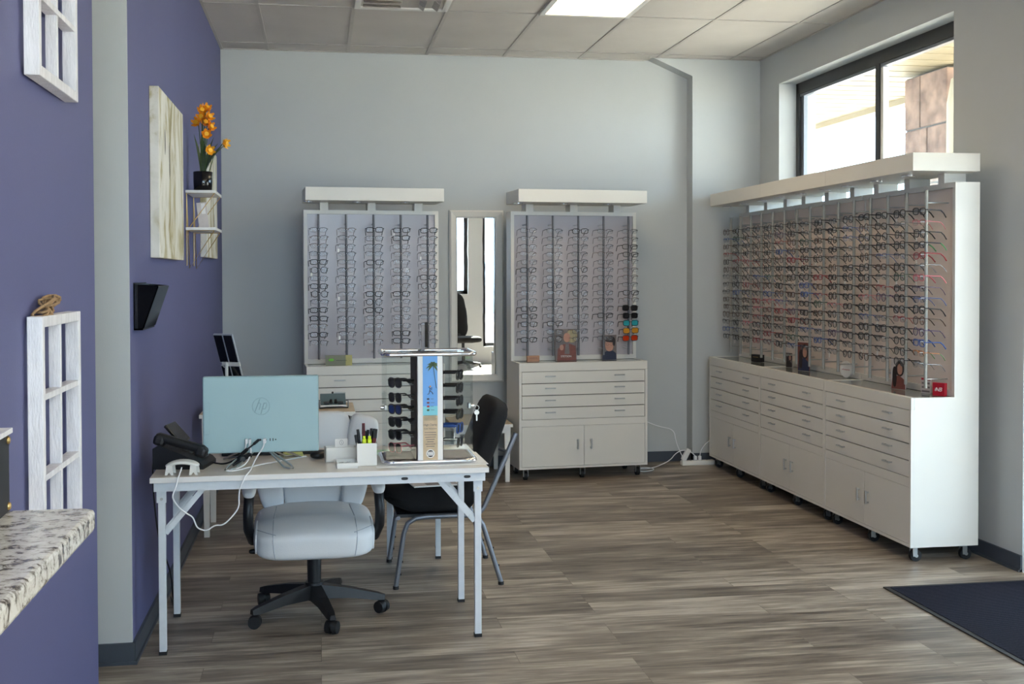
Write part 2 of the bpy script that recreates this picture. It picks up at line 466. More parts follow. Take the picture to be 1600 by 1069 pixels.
w.b2((-3.2, YF - .25, 0), (FW[0][0], YF, H), M_wall)
w.b2((FW[0][0], YF - .25, 0), (FW[0][1], YF, FW[0][2]), M_wall); w.b2((FW[0][0], YF - .25, FW[0][3]), (FW[0][1], YF, H), M_wall)
w.b2((FW[0][1], YF - .25, 0), (FW[1][0], YF, H), M_wall)
w.b2((FW[1][0], YF - .25, 0), (FW[1][1], YF, FW[1][2]), M_wall); w.b2((FW[1][0], YF - .25, FW[1][3]), (FW[1][1], YF, H), M_wall)
w.b2((FW[1][1], YF - .25, 0), (XR + .3, YF, H), M_wall)
struct(w.build('wall_front'), 'front wall behind the camera')
# baseboards
BH = .083
b = MB()
b.b2((XL, YW2 - .02, 0), (XL + .012, -.012, BH), M_dark_base); b.b2((XL, YW2 - .02, 0), (XL + .02, -.02, .012), M_dark_base)
b.b2((XL - .2, YW2 - .024, 0), (XL + .012, YW2 - .012, BH), M_dark_base); b.b2((XL - .2, YW2 - .032, 0), (XL + .02, YW2 - .012, .012), M_dark_base)
struct(b.build('baseboard_left'), 'dark grey baseboard')
b = MB(); b.b2((XL, -.012, 0), (2.962, 0, BH), M_dark_base); b.b2((2.95, -.151, 0), (XR, -.139, BH), M_dark_base); b.b2((2.95, -.151, 0), (2.962, 0, BH), M_dark_base)
struct(b.build('baseboard_back'), 'dark grey baseboard')
b = MB(); b.b2((XR - .012, DOOR[1], 0), (XR, -.151, BH), M_dark_base); b.b2((XR - .022, DOOR[1], 0), (XR, -.151, .012), M_dark_base)
struct(b.build('baseboard_right'), 'dark grey baseboard')

# window in the right wall
wx = XR + .14
f = MB()
f.b2((wx, y0, z1 - .085), (wx + .06, y1, z1), M_frame_dark); f.b2((wx, y0, z0), (wx + .06, y1, z0 + .06), M_frame_dark)
f.b2((wx, y1 - .05, z0), (wx + .06, y1, z1), M_frame_dark); f.b2((wx, y0, z0), (wx + .06, y0 + .05, z1), M_frame_dark)
f.b2((wx, -1.85, z0), (wx + .06, -1.80, z1 - .08), M_frame_dark)
f.b2((wx + .012, -1.885, z0), (wx + .05, -1.85, z1 - .11), M_trimw)  # white strip painted in for the bright reflection along the mullion
f.b2((wx + .01, y0, z1 - .105), (wx + .05, y1, z1 - .085), M_greym); f.b2((wx + .02, y1 - .10, z0), (wx + .05, y1 - .05, z1 - .1), M_greym)
win = struct(f.build('window_1'), 'dark framed window high in the right wall')
struct(MB().b2((wx + .026, y0 + .05, z0 + .06), (wx + .032, -1.86, z1 - .1), M_pane).build('window_pane', win))
struct(MB().b2((wx + .026, -1.80, z0 + .06), (wx + .032, y1 - .09, z1 - .1), M_pane).build('window_pane', win))
# glazed entrance door in the right wall
f = MB(); dy0, dy1, dz = DOOR
f.b2((wx, dy0, 0), (wx + .06, dy0 + .07, dz), M_frame_dark); f.b2((wx, dy1 - .07, 0), (wx + .06, dy1, dz), M_frame_dark)
f.b2((wx, dy0, dz - .08), (wx + .06, dy1, dz), M_frame_dark); f.b2((wx, dy0, 0), (wx + .06, dy1, .16), M_frame_dark)
door = struct(f.build('door_1'), 'glazed entrance door')
struct(MB().b2((wx + .026, dy0 + .07, .16), (wx + .032, dy1 - .07, dz - .08), M_pane).build('door_glass', door))
struct(MB().tube([(wx, dy0 + .1, .95), (wx - .05, dy0 + .1, .95), (wx - .05, dy0 + .1, 1.25), (wx, dy0 + .1, 1.25)], .01, M_alu).build('door_handle', door))
for n, (a, bb, za, zb) in enumerate(FW):
    f = MB(); yy = YF - .12
    f.b2((a, yy - .05, za), (a + .06, yy, zb), M_frame_dark); f.b2((bb - .06, yy - .05, za), (bb, yy, zb), M_frame_dark)
    f.b2((a, yy - .05, za), (bb, yy, za + .06), M_frame_dark); f.b2((a, yy - .05, zb - .06), (bb, yy, zb), M_frame_dark)
    if n == 0: f.b2(((a + bb) / 2 - .03, yy - .05, za), ((a + bb) / 2 + .03, yy, zb), M_frame_dark)
    fo = struct(f.build('window_%d' % (n + 2)), 'dark framed front window behind the camera')
    struct(MB().b2((a + .06, yy - .028, za + .06), (bb - .06, yy - .022, zb - .06), M_pane).build('window_pane', fo))

# ceiling fittings
def troffer(k, j, label):
    xa = x0g + .6096 * k; yb = s1 - 1.2192 * j
    t = thing('ceiling_light', label, 'ceiling light', (xa + .3048, yb - .6096, H), 0)
    f = MB()
    for sx in (-1, 1): f.b2((sx * .3048, -.6096, -.012), (sx * .27, .6096, .0), M_trimw)
    for sy in (-1, 1): f.b2((-.27, sy * .6096, -.012), (.27, sy * .575, .0), M_trimw)
    f.build('light_frame', t)
    MB().b2((-.27, -.575, -.008), (.27, .575, -.002), M_troffer).build('diffuser', t)
troffer(3, 1, 'lit rectangular ceiling light above the back wall displays')
troffer(4, 4, 'added unseen ceiling light nearer the camera, lifting the right wall')  # out-of-view lamp added to lift the right wall and ceiling
troffer(2, 6, 'added unseen ceiling light behind the camera for ambient light')  # unseen fixture put in to raise the ambient light
t = thing('air_vent', 'square white ceiling air vent with slanted vanes', 'air vent', (x0g + .6096 * 1.5, -1.4915 - .3048, H))
f = MB()
for sg in (-1, 1):
    f.b2((-.3, sg * .3, -.012), (.3, sg * .262, 0), M_trimw); f.b2((sg * .3, -.262, -.012), (sg * .262, .262, 0), M_trimw)
f.build('vent_frame', t)
for q in range(5):
    y = -.2 + q * .1
    MB().box((-.13, y, -.010), (.24, .05, .003), M_tee, rot=Matrix.Rotation(R_(35), 3, 'X')).build('vane', t)
    MB().box((.12 + (0), y, -.010), (.05, .09, .003), M_tee, rot=Matrix.Rotation(R_(35), 3, 'Y')).build('vane', t)
    MB().box((.21, y, -.010), (.05, .09, .003), M_tee, rot=Matrix.Rotation(R_(35), 3, 'Y')).build('vane', t)

# ------------------------------------------------------------------ outside
struct(MB().b2((-25, -40, -.25), (60, 40, -.12), M_stone_out).build('ground_outside'), 'paved ground outside')
s = MB()
s.b2((XR + .3, -12, 3.58), (6.9, 9, 3.8), M_soffit)
for q in range(70):
    y = -12 + q * .3
    s.b2((XR + .3, y, 3.565), (6.8, y + .27, 3.58), M_soffit)
s.b2((6.7, -12, 3.5), (6.9, 9, 3.58), M_soffit)
struct(s.build('soffit_outside'), 'cream slatted canopy ceiling outside the window')
pl = thing('stone_pillar', 'pinkish stone pillar outside the window', 'pillar', (6.35, 1.72, -.12))
p = MB(); hts = [0, .5, 1.05, 1.6, 2.1, 2.55, 3.12, 3.66]
for i in range(len(hts) - 1):
    sp = .45 if i % 2 else .62
    p.b2((-.33, -.40, hts[i] + .008), (.33, -.40 + .8 * sp - .006, hts[i + 1] - .008), M_stone, .012)
    p.b2((-.33, -.40 + .8 * sp + .006, hts[i] + .008), (.33, .40, hts[i + 1] - .008), M_stone, .012)
p.build('stone_blocks', pl)
MB().b2((-.315, -.385, 0), (.315, .385, 3.66), M_mortar).build('mortar_core', pl)
d = MB().tube([(5.82, .875, -.12), (5.82, .875, 3.1), (5.84, .85, 3.3), (6.0, .75, 3.45), (6.05, .70, 3.6)], .055, M_spout, 12)
tag(d.build('downspout'), 'cream downspout beside the stone pillar outside the window', 'downspout')

# ------------------------------------------------------------------ eyeglasses
SHAPES = {   # half width, half height, exponent, style
    'rectangular': (.0265, .0165, 3.4, 'full'),
    'slim': (.0265, .0150, 3.0, 'half'),
    'round': (.0235, .0215, 2.1, 'full'),
    'square': (.0260, .0200, 3.2, 'full'),
    'sport': (.0285, .0215, 2.6, 'full'),
}
def rim(shape, cx, n=20):
    hw, hh, ex, st = SHAPES[shape]
    out = []
    for i in range(n):
        a = 2 * PI * i / n; c, s_ = math.cos(a), math.sin(a)
        x = hw * math.copysign(abs(c) ** (2 / ex), c); z = hh * math.copysign(abs(s_) ** (2 / ex), s_)
        out.append((cx + x, 0, z - .002 * (1 if s_ < 0 else 0)))
    return out
def add_frame(mb, shape, m, r, cx=.0338):
    hw, hh, ex, st = SHAPES[shape]
    for sg in (-1, 1):
        pts = rim(shape, sg * cx)
        if st == 'half':
            up = [p for p in pts if p[2] >= -.002]
            up = sorted(up, key=lambda p: p[0])
            mb.tube(up, r * 1.15, m, 5)
            mb.tube(pts, r * .45, m, 4, closed=True)
        else: mb.tube(pts, r, m, 5, closed=True)
        x1 = cx + hw
        mb.tube([(sg * (x1 - .001), 0, hh * .45), (sg * (x1 + .006), .001, hh * .5), (sg * (x1 + .0075), .008, hh * .5)], r * 1.1, m, 5)
    xb = cx - hw
    mb.tube([(-xb, 0, .004), (-xb * .5, -.002, .008), (xb * .5, -.002, .008), (xb, 0, .004)], r, m, 5)
def add_temple(mb, shape, sg, m, r, cx=.0338, m2=None):
    hw, hh, ex, st = SHAPES[shape]; x1 = cx + hw + .0075; z = hh * .5
    a = [(sg * x1, .006, z), (sg * x1, .03, z - .001), (sg * (x1 - .003), .090, z - .004)]
    c = [(sg * (x1 - .003), .090, z - .004), (sg * (x1 - .006), .108, z - .018), (sg * (x1 - .009), .126, z - .042)]
    fl_ = 2.6 if shape == 'sport' else 1.7
    mb.tube(a, r, m, 5, flat=fl_); mb.tube(c, r * 1.25, m2 or m, 5, flat=fl_ - .2)
PROTO = {}
def glass_meshes(shape, colr, lens='demo', thick=None, tip=None):
    key = (shape, colr, lens, thick, tip)
    if key in PROTO: return PROTO[key]
    m = FRAMECOL[colr]
    r = thick or {'rectangular': .0027, 'slim': .0016, 'round': .0021, 'square': .0026, 'sport': .0030}[shape]
    lm = {'demo': M_lens, 'dark': M_lensdk, 'blue': M_lensbl, 'teal': M_lenstl, 'amber': M_lensam, 'red': M_lensrd}[lens]
    res = []
    mb = MB(); add_frame(mb, shape, m, r); res.append(('frame', mb))
    for sg in (-1, 1):
        q = MB(); pts = [(p[0], p[2]) for p in rim(shape, sg * .0338, 16)]
        q.prism(pts, 'y', -.0006, .0010, lm); res.append(('lens', q))
    for sg in (-1, 1):
        q = MB(); add_temple(q, shape, sg, m, r * .75, m2=MATS[tip] if tip else None); res.append(('temple', q))
    outm = []
    for nm, q in res:
        o = q.build(nm); outm.append((nm, o.data)); bpy.data.objects.remove(o)
    PROTO[key] = outm
    return outm
def make_tag_mesh():
    q = MB(); q.tube([(-.055, .02, .0), (-.056, .012, -.02)], .0004, M_paper, 4)
    q.box((-.056, .012, -.034), (.013, .0012, .026), M_paper)
    o = q.build('price_tag'); me = o.data; bpy.data.objects.remove(o); return me
TAGM = make_tag_mesh()
def place_glasses(name, key, loc, rot, label, cat, group, ptag=False, sc=1.0):
    o = bpy.data.objects.new(name, None); o.empty_display_size = .02; COL.objects.link(o)
    o.location = loc; o.rotation_euler = rot; o.scale = (sc, sc, sc); tag(o, label, cat, group)
    for nm, me in glass_meshes(*key):
        c = bpy.data.objects.new(nm, me); COL.objects.link(c); c.parent = o
    if ptag:
        c = bpy.data.objects.new('price_tag', TAGM); COL.objects.link(c); c.parent = o
    return o

ORD = ['', 'first', 'second', 'third', 'fourth', 'fifth', 'sixth', 'seventh', 'eighth', 'ninth', 'tenth', 'eleventh', 'twelfth',
       'thirteenth', 'fourteenth', 'fifteenth']
def descr(shape, colr):
    if shape == 'slim': return 'thin %s half-rim' % colr if colr != 'dark metal' else 'thin dark half-rim'
    if shape == 'rectangular': return '%s rectangular' % ('dark metal' if colr == 'dark metal' else colr)
    return '%s %s' % (colr, shape)

# ------------------------------------------------------------------ display cabinets
ZB, ZT = .085, .873
def cabinet(label, loc, rz, W, nrods=5, rodm=None, el=.026, er=.026):
    rodm = rodm or M_rod; rr_ = .0085 if rodm is M_rod else .0095
    t = thing('display_cabinet', label, 'display cabinet', loc, rz, 'rolling eyewear display cabinets')
    h = W / 2; D = .385
    b = MB()
    b.b2((-h, .02, ZB), (-h + .02, D, ZT), M_white); b.b2((h - .02, .02, ZB), (h, D, ZT), M_white)
    b.b2((-h + .02, .02, ZB), (h - .02, D, ZB + .02), M_white); b.b2((-h + .02, D - .015, ZB), (h - .02, D, ZT), M_white)
    b.b2((-h, 0, ZT - .064), (h, .02, ZT), M_white, .002)                      # top rail
    b.b2((-h, 0, ZB), (-h + .018, .02, ZT - .064), M_white); b.b2((h - .018, 0, ZB), (h, .02, ZT - .064), M_white)
    b.b2((-h + .018, 0, ZB), (h - .018, .02, ZB + .016), M_white)
    b.b2((-h + .018, .002, .402), (h - .018, .02, .452), M_white)               # rail between drawers and doors
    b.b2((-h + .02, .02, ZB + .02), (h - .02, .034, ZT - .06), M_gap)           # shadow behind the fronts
    b.b2((-h + .02, .02, ZT - .02), (h - .02, .03, ZT), M_white); b.b2((-h + .02, .3, ZT - .02), (h - .02, D, ZT), M_white)
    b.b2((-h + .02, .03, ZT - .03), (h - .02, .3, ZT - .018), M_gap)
    b.build('cabinet_body', t)
    MB().b2((-h + .02, .03, ZT - .016), (h - .02, .3, ZT - .002), M_glasstop).build('glass_top', t)
    zs = [.452 + .0892 * i for i in range(5)]
    for i in range(4):
        d = MB().b2((-h + .021, .001, zs[i] + .0028), (h - .021, .02, zs[i + 1] - .0028), M_white, .001).build('drawer', t)
        zc = (zs[i] + zs[i + 1]) / 2 + .008
        for fx in (.235, .775):
            x = -h + W * fx
            q = MB().b2((x - .04, -.022, zc - .004), (x + .04, -.012, zc + .005), M_alu, .002)
            q.b2((x - .036, -.014, zc - .003), (x - .028, .001, zc + .003), M_alu); q.b2((x + .028, -.014, zc - .003), (x + .036, .001, zc + .003), M_alu)
            q.build('drawer_handle', d)
    for sg in (-1, 1):
        x1, x2 = (-h + .02, -.0012) if sg < 0 else (.0012, h - .02)
        d = MB().b2((x1, .0015, ZB + .018), (x2, .02, .4005), M_white, .001).build('cabinet_door', t)
        q = MB().b2((sg * .052 - .006, -.02, .225), (sg * .052 + .006, -.011, .300), M_alu, .002)
        q.b2((sg * .052 - .004, -.012, .230), (sg * .052 + .004, .002, .238), M_alu); q.b2((sg * .052 - .004, -.012, .287), (sg * .052 + .004, .002, .295), M_alu)
        q.build('door_handle', d)
    for (x, y) in ((-h + .06, .05), (0, .05), (h - .06, .05), (-h + .06, D - .05), (h - .06, D - .05)):
        c = MB().b2((x - .016, y - .02, ZB - .006), (x + .016, y + .02, ZB), M_alu)
        for sg in (-1, 1): c.b2((x + sg * .017 - .0015, y - .012, .028), (x + sg * .017 + .0015, y + .014, ZB - .004), M_alu)
        c.cyl((x - .012, y + .01, .031), (x + .012, y + .01, .031), .031, M_rubber, seg=20)
        c.cyl((x - .018, y + .01, .031), (x + .018, y + .01, .031), .009, M_alu, seg=10)
        c.build('caster', t)
    # upper board
    y0, y1, z0, z1 = .245, D, ZT, 2.004
    b = MB()
    b.b2((-h, y0 + (0 if el > .02 else .018), z0), (-h + el, y1, z1), M_white); b.b2((h - er, y0 + (0 if er > .02 else .018), z0), (h, y1, z1), M_white)
    b.b2((-h + el, y0, z1 - .028), (h - er, y1, z1), M_white); b.b2((-h + el, y0, z0), (h - er, y1, z0 + .035), M_white)
    bo = b.build('board_frame', t)
    MB().b2((-h + el, y0 + .022, z0 + .035), (h - er, y0 + .034, z1 - .028), M_board if rodm is M_rod else M_boardw).build('backing_panel', bo)
    sp = .2 * W if W <= 1.001 else .2068
    ry = .14
    for i in range(nrods):
        x = (i - (nrods - 1) / 2) * sp
        q = MB().cyl((x, ry, .913), (x, ry, 1.968), rr_, rodm, seg=12)
        for z in (.96, 1.90): q.cyl((x, ry, z), (x, y0 + .03, z), .004, M_alu, seg=8)
        for j in range(15):
            z = ROWZ[j] + .004
            q.cyl((x, ry - .005, z), (x, ry - .04, z), .0026, M_clearpeg, seg=6)
            for sg in (-1, 1): q.cyl((x, ry, z - .012), (x + sg * .02, ry - .004, z - .012), .0014, M_alu, seg=5)
        q.build('display_rod', bo)
    # light canopy
    c = MB().b2((-h, .005, 2.060), (h, D + .0, 2.155), M_white, .002).build('light_canopy', t)
    for x in (-.35 * W, 0.0, .35 * W):
        x2 = x + .0
        MB().b2((x2 - .03, y0 + .01, z1), (x2 + .03, y1 - .005, 2.060), M_white).build('canopy_post', t)
        q = MB().cyl((x2 - .12, .13, 2.060), (x2 - .12, .13, 2.054), .036, M_chrome, seg=24)
        q.cyl((x2 - .12, .13, 2.0545), (x2 - .12, .13, 2.053), .026, M_trimw, seg=20)
        q.build('spotlight', c)
    return t
ROWZ = [1.853 - .058 * i for i in range(15)]
M_clearpeg = mat('white_peg', (235, 236, 240), .2, var=.02)

RA = R_(4.0); CA = (.405, -.685, 0)
RBt = R_(4.3); CB = (1.946, -.662, 0)
cabinet('white display cabinet on the back wall left of the mirror', CA, RA, 1.0)
cabinet('white display cabinet on the back wall right of the mirror', CB, RBt, 1.0)
RC = [(3.05, -.8125), (3.05, -1.8475), (3.05, -2.8825)]
cabinet('white display cabinet on the right wall, next to the column', RC[0] + (0,), -PI / 2, 1.034, rodm=M_rodw, er=.006)
cabinet('white display cabinet on the right wall, middle one of the three', RC[1] + (0,), -PI / 2, 1.034, rodm=M_rodw, el=.006, er=.006)
cabinet('white display cabinet on the right wall, nearest the door mat', RC[2] + (0,), -PI / 2, 1.034, rodm=M_rodw, el=.006)

def loc_in(c, rz, x, y, z):
    return (c[0] + x * math.cos(rz) - y * math.sin(rz), c[1] + x * math.sin(rz) + y * math.cos(rz), z)
GY = .100
THICK_A = {(0, 4), (0, 5), (0, 7), (0, 8), (0, 10), (0, 11), (0, 13), (2, 0), (2, 4), (2, 8), (2, 9), (2, 10), (3, 0), (3, 1), (3, 8), (3, 13), (3, 14), (4, 0), (4, 6), (4, 7)}
ROUND_A = {(0, 5), (2, 9), (4, 7), (0, 8)}
THICK_B = {(0, 5), (0, 10), (0, 11), (0, 14), (1, 7), (1, 12), (1, 14), (2, 0), (2, 5), (2, 8), (3, 11), (0, 12), (4, 2), (4, 3), (4, 8)}
ROUND_B = {(1, 7), (2, 5), (2, 8), (1, 14)}
rng = random.Random(3)
for board, c, rz, thick, rnd in (('left back', CA, RA, THICK_A, ROUND_A), ('right back', CB, RBt, THICK_B, ROUND_B)):
    for i in range(5):
        for j in range(15):
            x = (i - 2) * .2 + rng.uniform(-.004, .004)
            z = ROWZ[j] + rng.uniform(-.003, .003)
            rot = (R_(rng.uniform(-2, 2)), R_(rng.uniform(-2, 2)), rz + R_(rng.uniform(-4, 4)))
            grp = 'eyeglasses on the %s display' % board
            if board == 'right back' and i == 4 and j >= 10:
                ln, wd = [('dark', 'black lens'), ('dark', 'black lens'), ('teal', 'teal mirrored'), ('amber', 'amber mirrored'), ('red', 'red mirrored')][j - 10]
                key = ('square', 'black' if j < 13 else 'dark metal', ln, None, None)
                place_glasses('sunglasses', key, loc_in(c, rz, x, GY, z), rot,
                              '%s sunglasses, %s from top on the last rod of the %s display' % (wd, ORD[j + 1], board), 'sunglasses', 'sunglasses on the right back display')
                continue
            if (i, j) in rnd: key = ('round', 'black', 'demo', None, None)
            elif (i, j) in thick: key = ('rectangular', 'black', 'demo', None, None)
            else:
                key = rng.choice([('slim', 'dark metal', 'demo', None, None)] * 4 + [('slim', 'black', 'demo', None, None)] * 2 + [('rectangular', 'dark metal', 'demo', .0014, None)] * 2 + [('slim', 'brown', 'demo', None, None)])
            place_glasses('eyeglasses', key, loc_in(c, rz, x, GY, z), rot,
                          '%s eyeglasses, %s from top on %s rod of the %s display' % (descr(key[0], key[1]), ORD[j + 1], ORD[i + 1], board),
                          'eyeglasses', grp, ptag=(board == 'left back' and rng.random() < .08))
# right wall: fifteen rods, counted from the door mat end
LASTROD = [('rectangular', 'black', None), ('slim', 'pink', None), ('square', 'black', None), ('rectangular', 'dark metal', 'temple_green'), ('rectangular', 'red', None),
           ('slim', 'silver', None), ('rectangular', 'pink', None), ('slim', 'purple', None), ('slim', 'blue', None), ('square', 'black', None), ('round', 'brown', None),
           ('round', 'purple', None), ('rectangular', 'blue', None), ('slim', 'orange', 'temple_green'), ('slim', 'silver', None)]
stuff = MB()
for n in range(15):
    cab = RC[2 - n // 5]; i = n % 5
    for j in range(15):
        xl = (2 - i) * .2068 + rng.uniform(-.004, .004)
        z = ROWZ[j] + rng.uniform(-.003, .003)
        rot = (R_(rng.uniform(-2, 2)), R_(rng.uniform(-3, 3)), -PI / 2 + R_(rng.uniform(-5, 5)))
        if n == 0: k3 = LASTROD[j]
        else:
            k3 = rng.choice([('round', 'black', None)] * 5 + [('square', 'black', None)] * 4 + [('rectangular', 'black', None)] * 4 + [('slim', 'dark metal', None)] * 4 +
                            [('rectangular', 'brown', None)] * 3 + [('round', 'brown', None)] * 2 + [('slim', 'silver', None)] * 2 + [('round', 'purple', None), ('rectangular', 'red', None), ('slim', 'red', None), ('rectangular', 'blue', None), ('round', 'green', None), ('slim', 'pink', None), ('slim', 'blue', None)])
        key = (k3[0], k3[1], 'demo', None, k3[2])
        p = loc_in((cab[0], cab[1]), -PI / 2, xl, GY, z)
        if n < 10:
            place_glasses('eyeglasses', key, p, rot, '%s eyeglasses, %s from top on %s rod from the mat, right wall' % (descr(key[0], key[1]), ORD[j + 1], ORD[n + 1]),
                          'eyeglasses', 'eyeglasses on the right wall display', ptag=rng.random() < .35, sc=.97)
        else:
            M = Matrix.Translation(p) @ Matrix.Rotation(rot[2], 4, 'Z') @ Matrix.Rotation(rot[1], 4, 'Y') @ Matrix.Rotation(rot[0], 4, 'X')
            stuff.T = M
            m = FRAMECOL[key[1]]; r = .002
            add_frame(stuff, key[0], m, r)
            for sg in (-1, 1):
                add_temple(stuff, key[0], sg, m, r * .75)
                stuff.prism([(q[0], q[2]) for q in rim(key[0], sg * .0338, 12)], 'y', -.0006, .001, M_lens)
            if rng.random() < .35: stuff.box((-.056, .012, -.034), (.013, .0012, .026), M_paper)
so = stuff.build('eyeglasses')
tag(so, 'far rows of eyeglasses on the five rods nearest the column, right wall', 'eyeglasses', 'eyeglasses on the right wall display'); so['kind'] = 'stuff'

# ------------------------------------------------------------------ mirror between the back cabinets
t = thing('wall_mirror', 'tall white framed mirror hanging between the two back displays', 'mirror', (1.228, -.002, .675), 0)
hw, hh = .216, 1.36
f = MB()
def mitre(f, w0, h0, w1, h1, ya, yb, m, zc):
    # ring between outer (w0,h0) and inner (w1,h1) rectangles, front at ya (outer) and yb (inner)
    o = [(-w0, zc - h0), (w0, zc - h0), (w0, zc + h0), (-w0, zc + h0)]; n = [(-w1, zc - h1), (w1, zc - h1), (w1, zc + h1), (-w1, zc + h1)]
    vs = [(p[0], 0, p[1]) for p in o] + [(p[0], ya, p[1]) for p in o] + [(p[0], yb, p[1]) for p in n] + [(p[0], 0, p[1]) for p in n]
    fs = []
    for i in range(4):
        j = (i + 1) % 4
        fs += [[i, j, 4 + j, 4 + i], [4 + i, 4 + j, 8 + j, 8 + i], [8 + i, 8 + j, 12 + j, 12 + i]]
    f.raw(vs, fs, m)
zc = hh / 2
mitre(f, hw, zc, hw - .015, zc - .015, -.02, -.035, M_trimw, zc)
mitre(f, hw - .013, zc - .013, hw - .05, zc - .05, -.035, -.022, M_trimw, zc)
mitre(f, hw - .05, zc - .05, hw - .062, zc - .062, -.028, -.016, M_trimw, zc)
f.build('mirror_frame', t)
MB().b2((-hw + .06, -.014, .06), (hw - .06, -.006, hh - .06), M_mirror).build('mirror_glass', t)

# ------------------------------------------------------------------ low table under the mirror, side table, small stand
def leg_taper(x, y, ztop, s0, s1, m):
    q = MB(); vs = []
    for z, s_ in ((0, s1), (ztop, s0)): vs += [(x - s_ / 2, y - s_ / 2, z), (x + s_ / 2, y - s_ / 2, z), (x + s_ / 2, y + s_ / 2, z), (x - s_ / 2, y + s_ / 2, z)]
    q.raw(vs, [[3, 2, 1, 0], [4, 5, 6, 7], [0, 1, 5, 4], [1, 2, 6, 5], [2, 3, 7, 6], [3, 0, 4, 7]], m); return q
def wood_table(label, x0, x1, ya, yb, ztop):
    t = thing('side_table', label, 'table', ((x0 + x1) / 2, (ya + yb) / 2, 0)); w, d = (x1 - x0) / 2, (yb - ya) / 2
    q = MB().b2((-w, -d, ztop - .022), (w, d, ztop), M_tan, .002)
    q.b2((-w - .001, -d - .002, ztop - .023), (w + .001, -d, ztop - .001), M_trimw)
    q.build('tabletop', t)
    a = MB()
    a.b2((-w + .03, -d + .02, ztop - .07), (w - .03, -d + .035, ztop - .022), M_trimw); a.b2((-w + .03, d - .035, ztop - .07), (w - .03, d - .02, ztop - .022), M_trimw)
    a.b2((-w + .02, -d + .03, ztop - .07), (-w + .035, d - .03, ztop - .022), M_trimw); a.b2((w - .035, -d + .03, ztop - .07), (w - .02, d - .03, ztop - .022), M_trimw)
    a.build('apron', t)
    for sx in (-1, 1):
        for sy in (-1, 1): leg_taper(sx * (w - .035), sy * (d - .04), ztop - .022, .044, .030, M_trimw).build('leg', t)
    return t
wood_table('low white table with pale wood top under the mirror', .95, 1.395, -.72, -.08, .43)
wood_table('white side table with pale wood top behind the monitor', -.69, .205, -2.17, -1.68, .72)
t = thing('metal_stand', 'small white metal leg stand hidden behind the black chair', 'stand', (.505, -2.72, 0), R_(-5.5))
MB().b2((-.16, -.14, .49), (.16, .14, .508), M_desk, .003).build('stand_top', t)
for sx in (-1, 1):
    for sy in (-1, 1):
        l = MB().b2((sx * .13 - .014, sy * .115 - .014, .012), (sx * .13 + .014, sy * .115 + .014, .49), M_deskleg, .002).build('leg', t)
        MB().b2((sx * .13 - .015, sy * .115 - .015, 0), (sx * .13 + .015, sy * .115 + .015, .013), M_rubber).build('foot_cap', l)

# ------------------------------------------------------------------ front desk (folding table)
TZ = .725
t = thing('folding_desk', 'long white folding desk with monitor and sunglasses display on it', 'desk', (.008, -3.94, 0), R_(.8))
W2, D2 = .678, .335
q = MB().b2((-W2, -D2, TZ - .022), (W2, D2, TZ - .0006), M_desk, .001); q.b2((-W2 + .001, -D2 + .001, TZ - .001), (W2 - .001, D2 - .001, TZ), M_dtop); q.build('desktop', t)
a = MB()
a.b2((-W2 + .012, -D2 + .025, TZ - .060), (W2 - .012, -D2 + .045, TZ - .022), M_deskleg); a.b2((-W2 + .012, D2 - .045, TZ - .060), (W2 - .012, D2 - .025, TZ - .022), M_deskleg)
a.b2((-W2 + .012, -D2 + .04, TZ - .060), (-W2 + .03, D2 - .04, TZ - .022), M_deskleg); a.b2((W2 - .03, -D2 + .04, TZ - .060), (W2 - .012, D2 - .04, TZ - .022), M_deskleg)
a.build('apron', t)
for x in (.33, .59): MB().pillow((x, -D2 + .0245, TZ - .040), (.014, .002, .006), M_black, 3, 4).build('cable_slot', t)
for sx in (-1, 1):
    x = sx * (W2 - .038)
    for sy in (-1, 1):
        y = -.262 if sy < 0 else .255
        l = MB().b2((x - .014, y - .014, .013), (x + .014, y + .014, TZ - .03), M_deskleg, .002).build('leg', t)
        MB().b2((x - .0155, y - .0155, 0), (x + .0155, y + .0155, .014), M_rubber).build('foot_cap', l)
        q = MB().b2((x - .019, y - .018, TZ - .11), (x + .019, y - .013, TZ - .03), M_deskleg); q.cyl((x, y - .022, TZ - .095), (x, y - .016, TZ - .095), .006, M_alu)
        q.build('leg_bracket', l)
        # folding brace from leg to apron
        q = MB(); p0 = Vector((x - sx * .014, y, TZ - .235)); p1 = Vector((x - sx * .165, y, TZ - .055)); pm = (p0 + p1) / 2
        ang = math.atan2(p1.z - p0.z, p1.x - p0.x); L = (p1 - p0).length
        q.box(pm + Vector((0, -.008, 0)), (L, .004, .022), M_deskleg, .001, Matrix.Rotation(-ang, 3, 'Y'))
        q.box(pm + Vector((sx * .02, .006, -.012)), (L * .7, .004, .02), M_deskleg, .001, Matrix.Rotation(-ang, 3, 'Y'))
        for f_ in (.12, .55): pp = p0.lerp(p1, f_); q.cyl((pp.x, y - .014, pp.z), (pp.x, y + .012, pp.z), .007, M_deskleg)
        q.build('folding_brace', t)
    pass

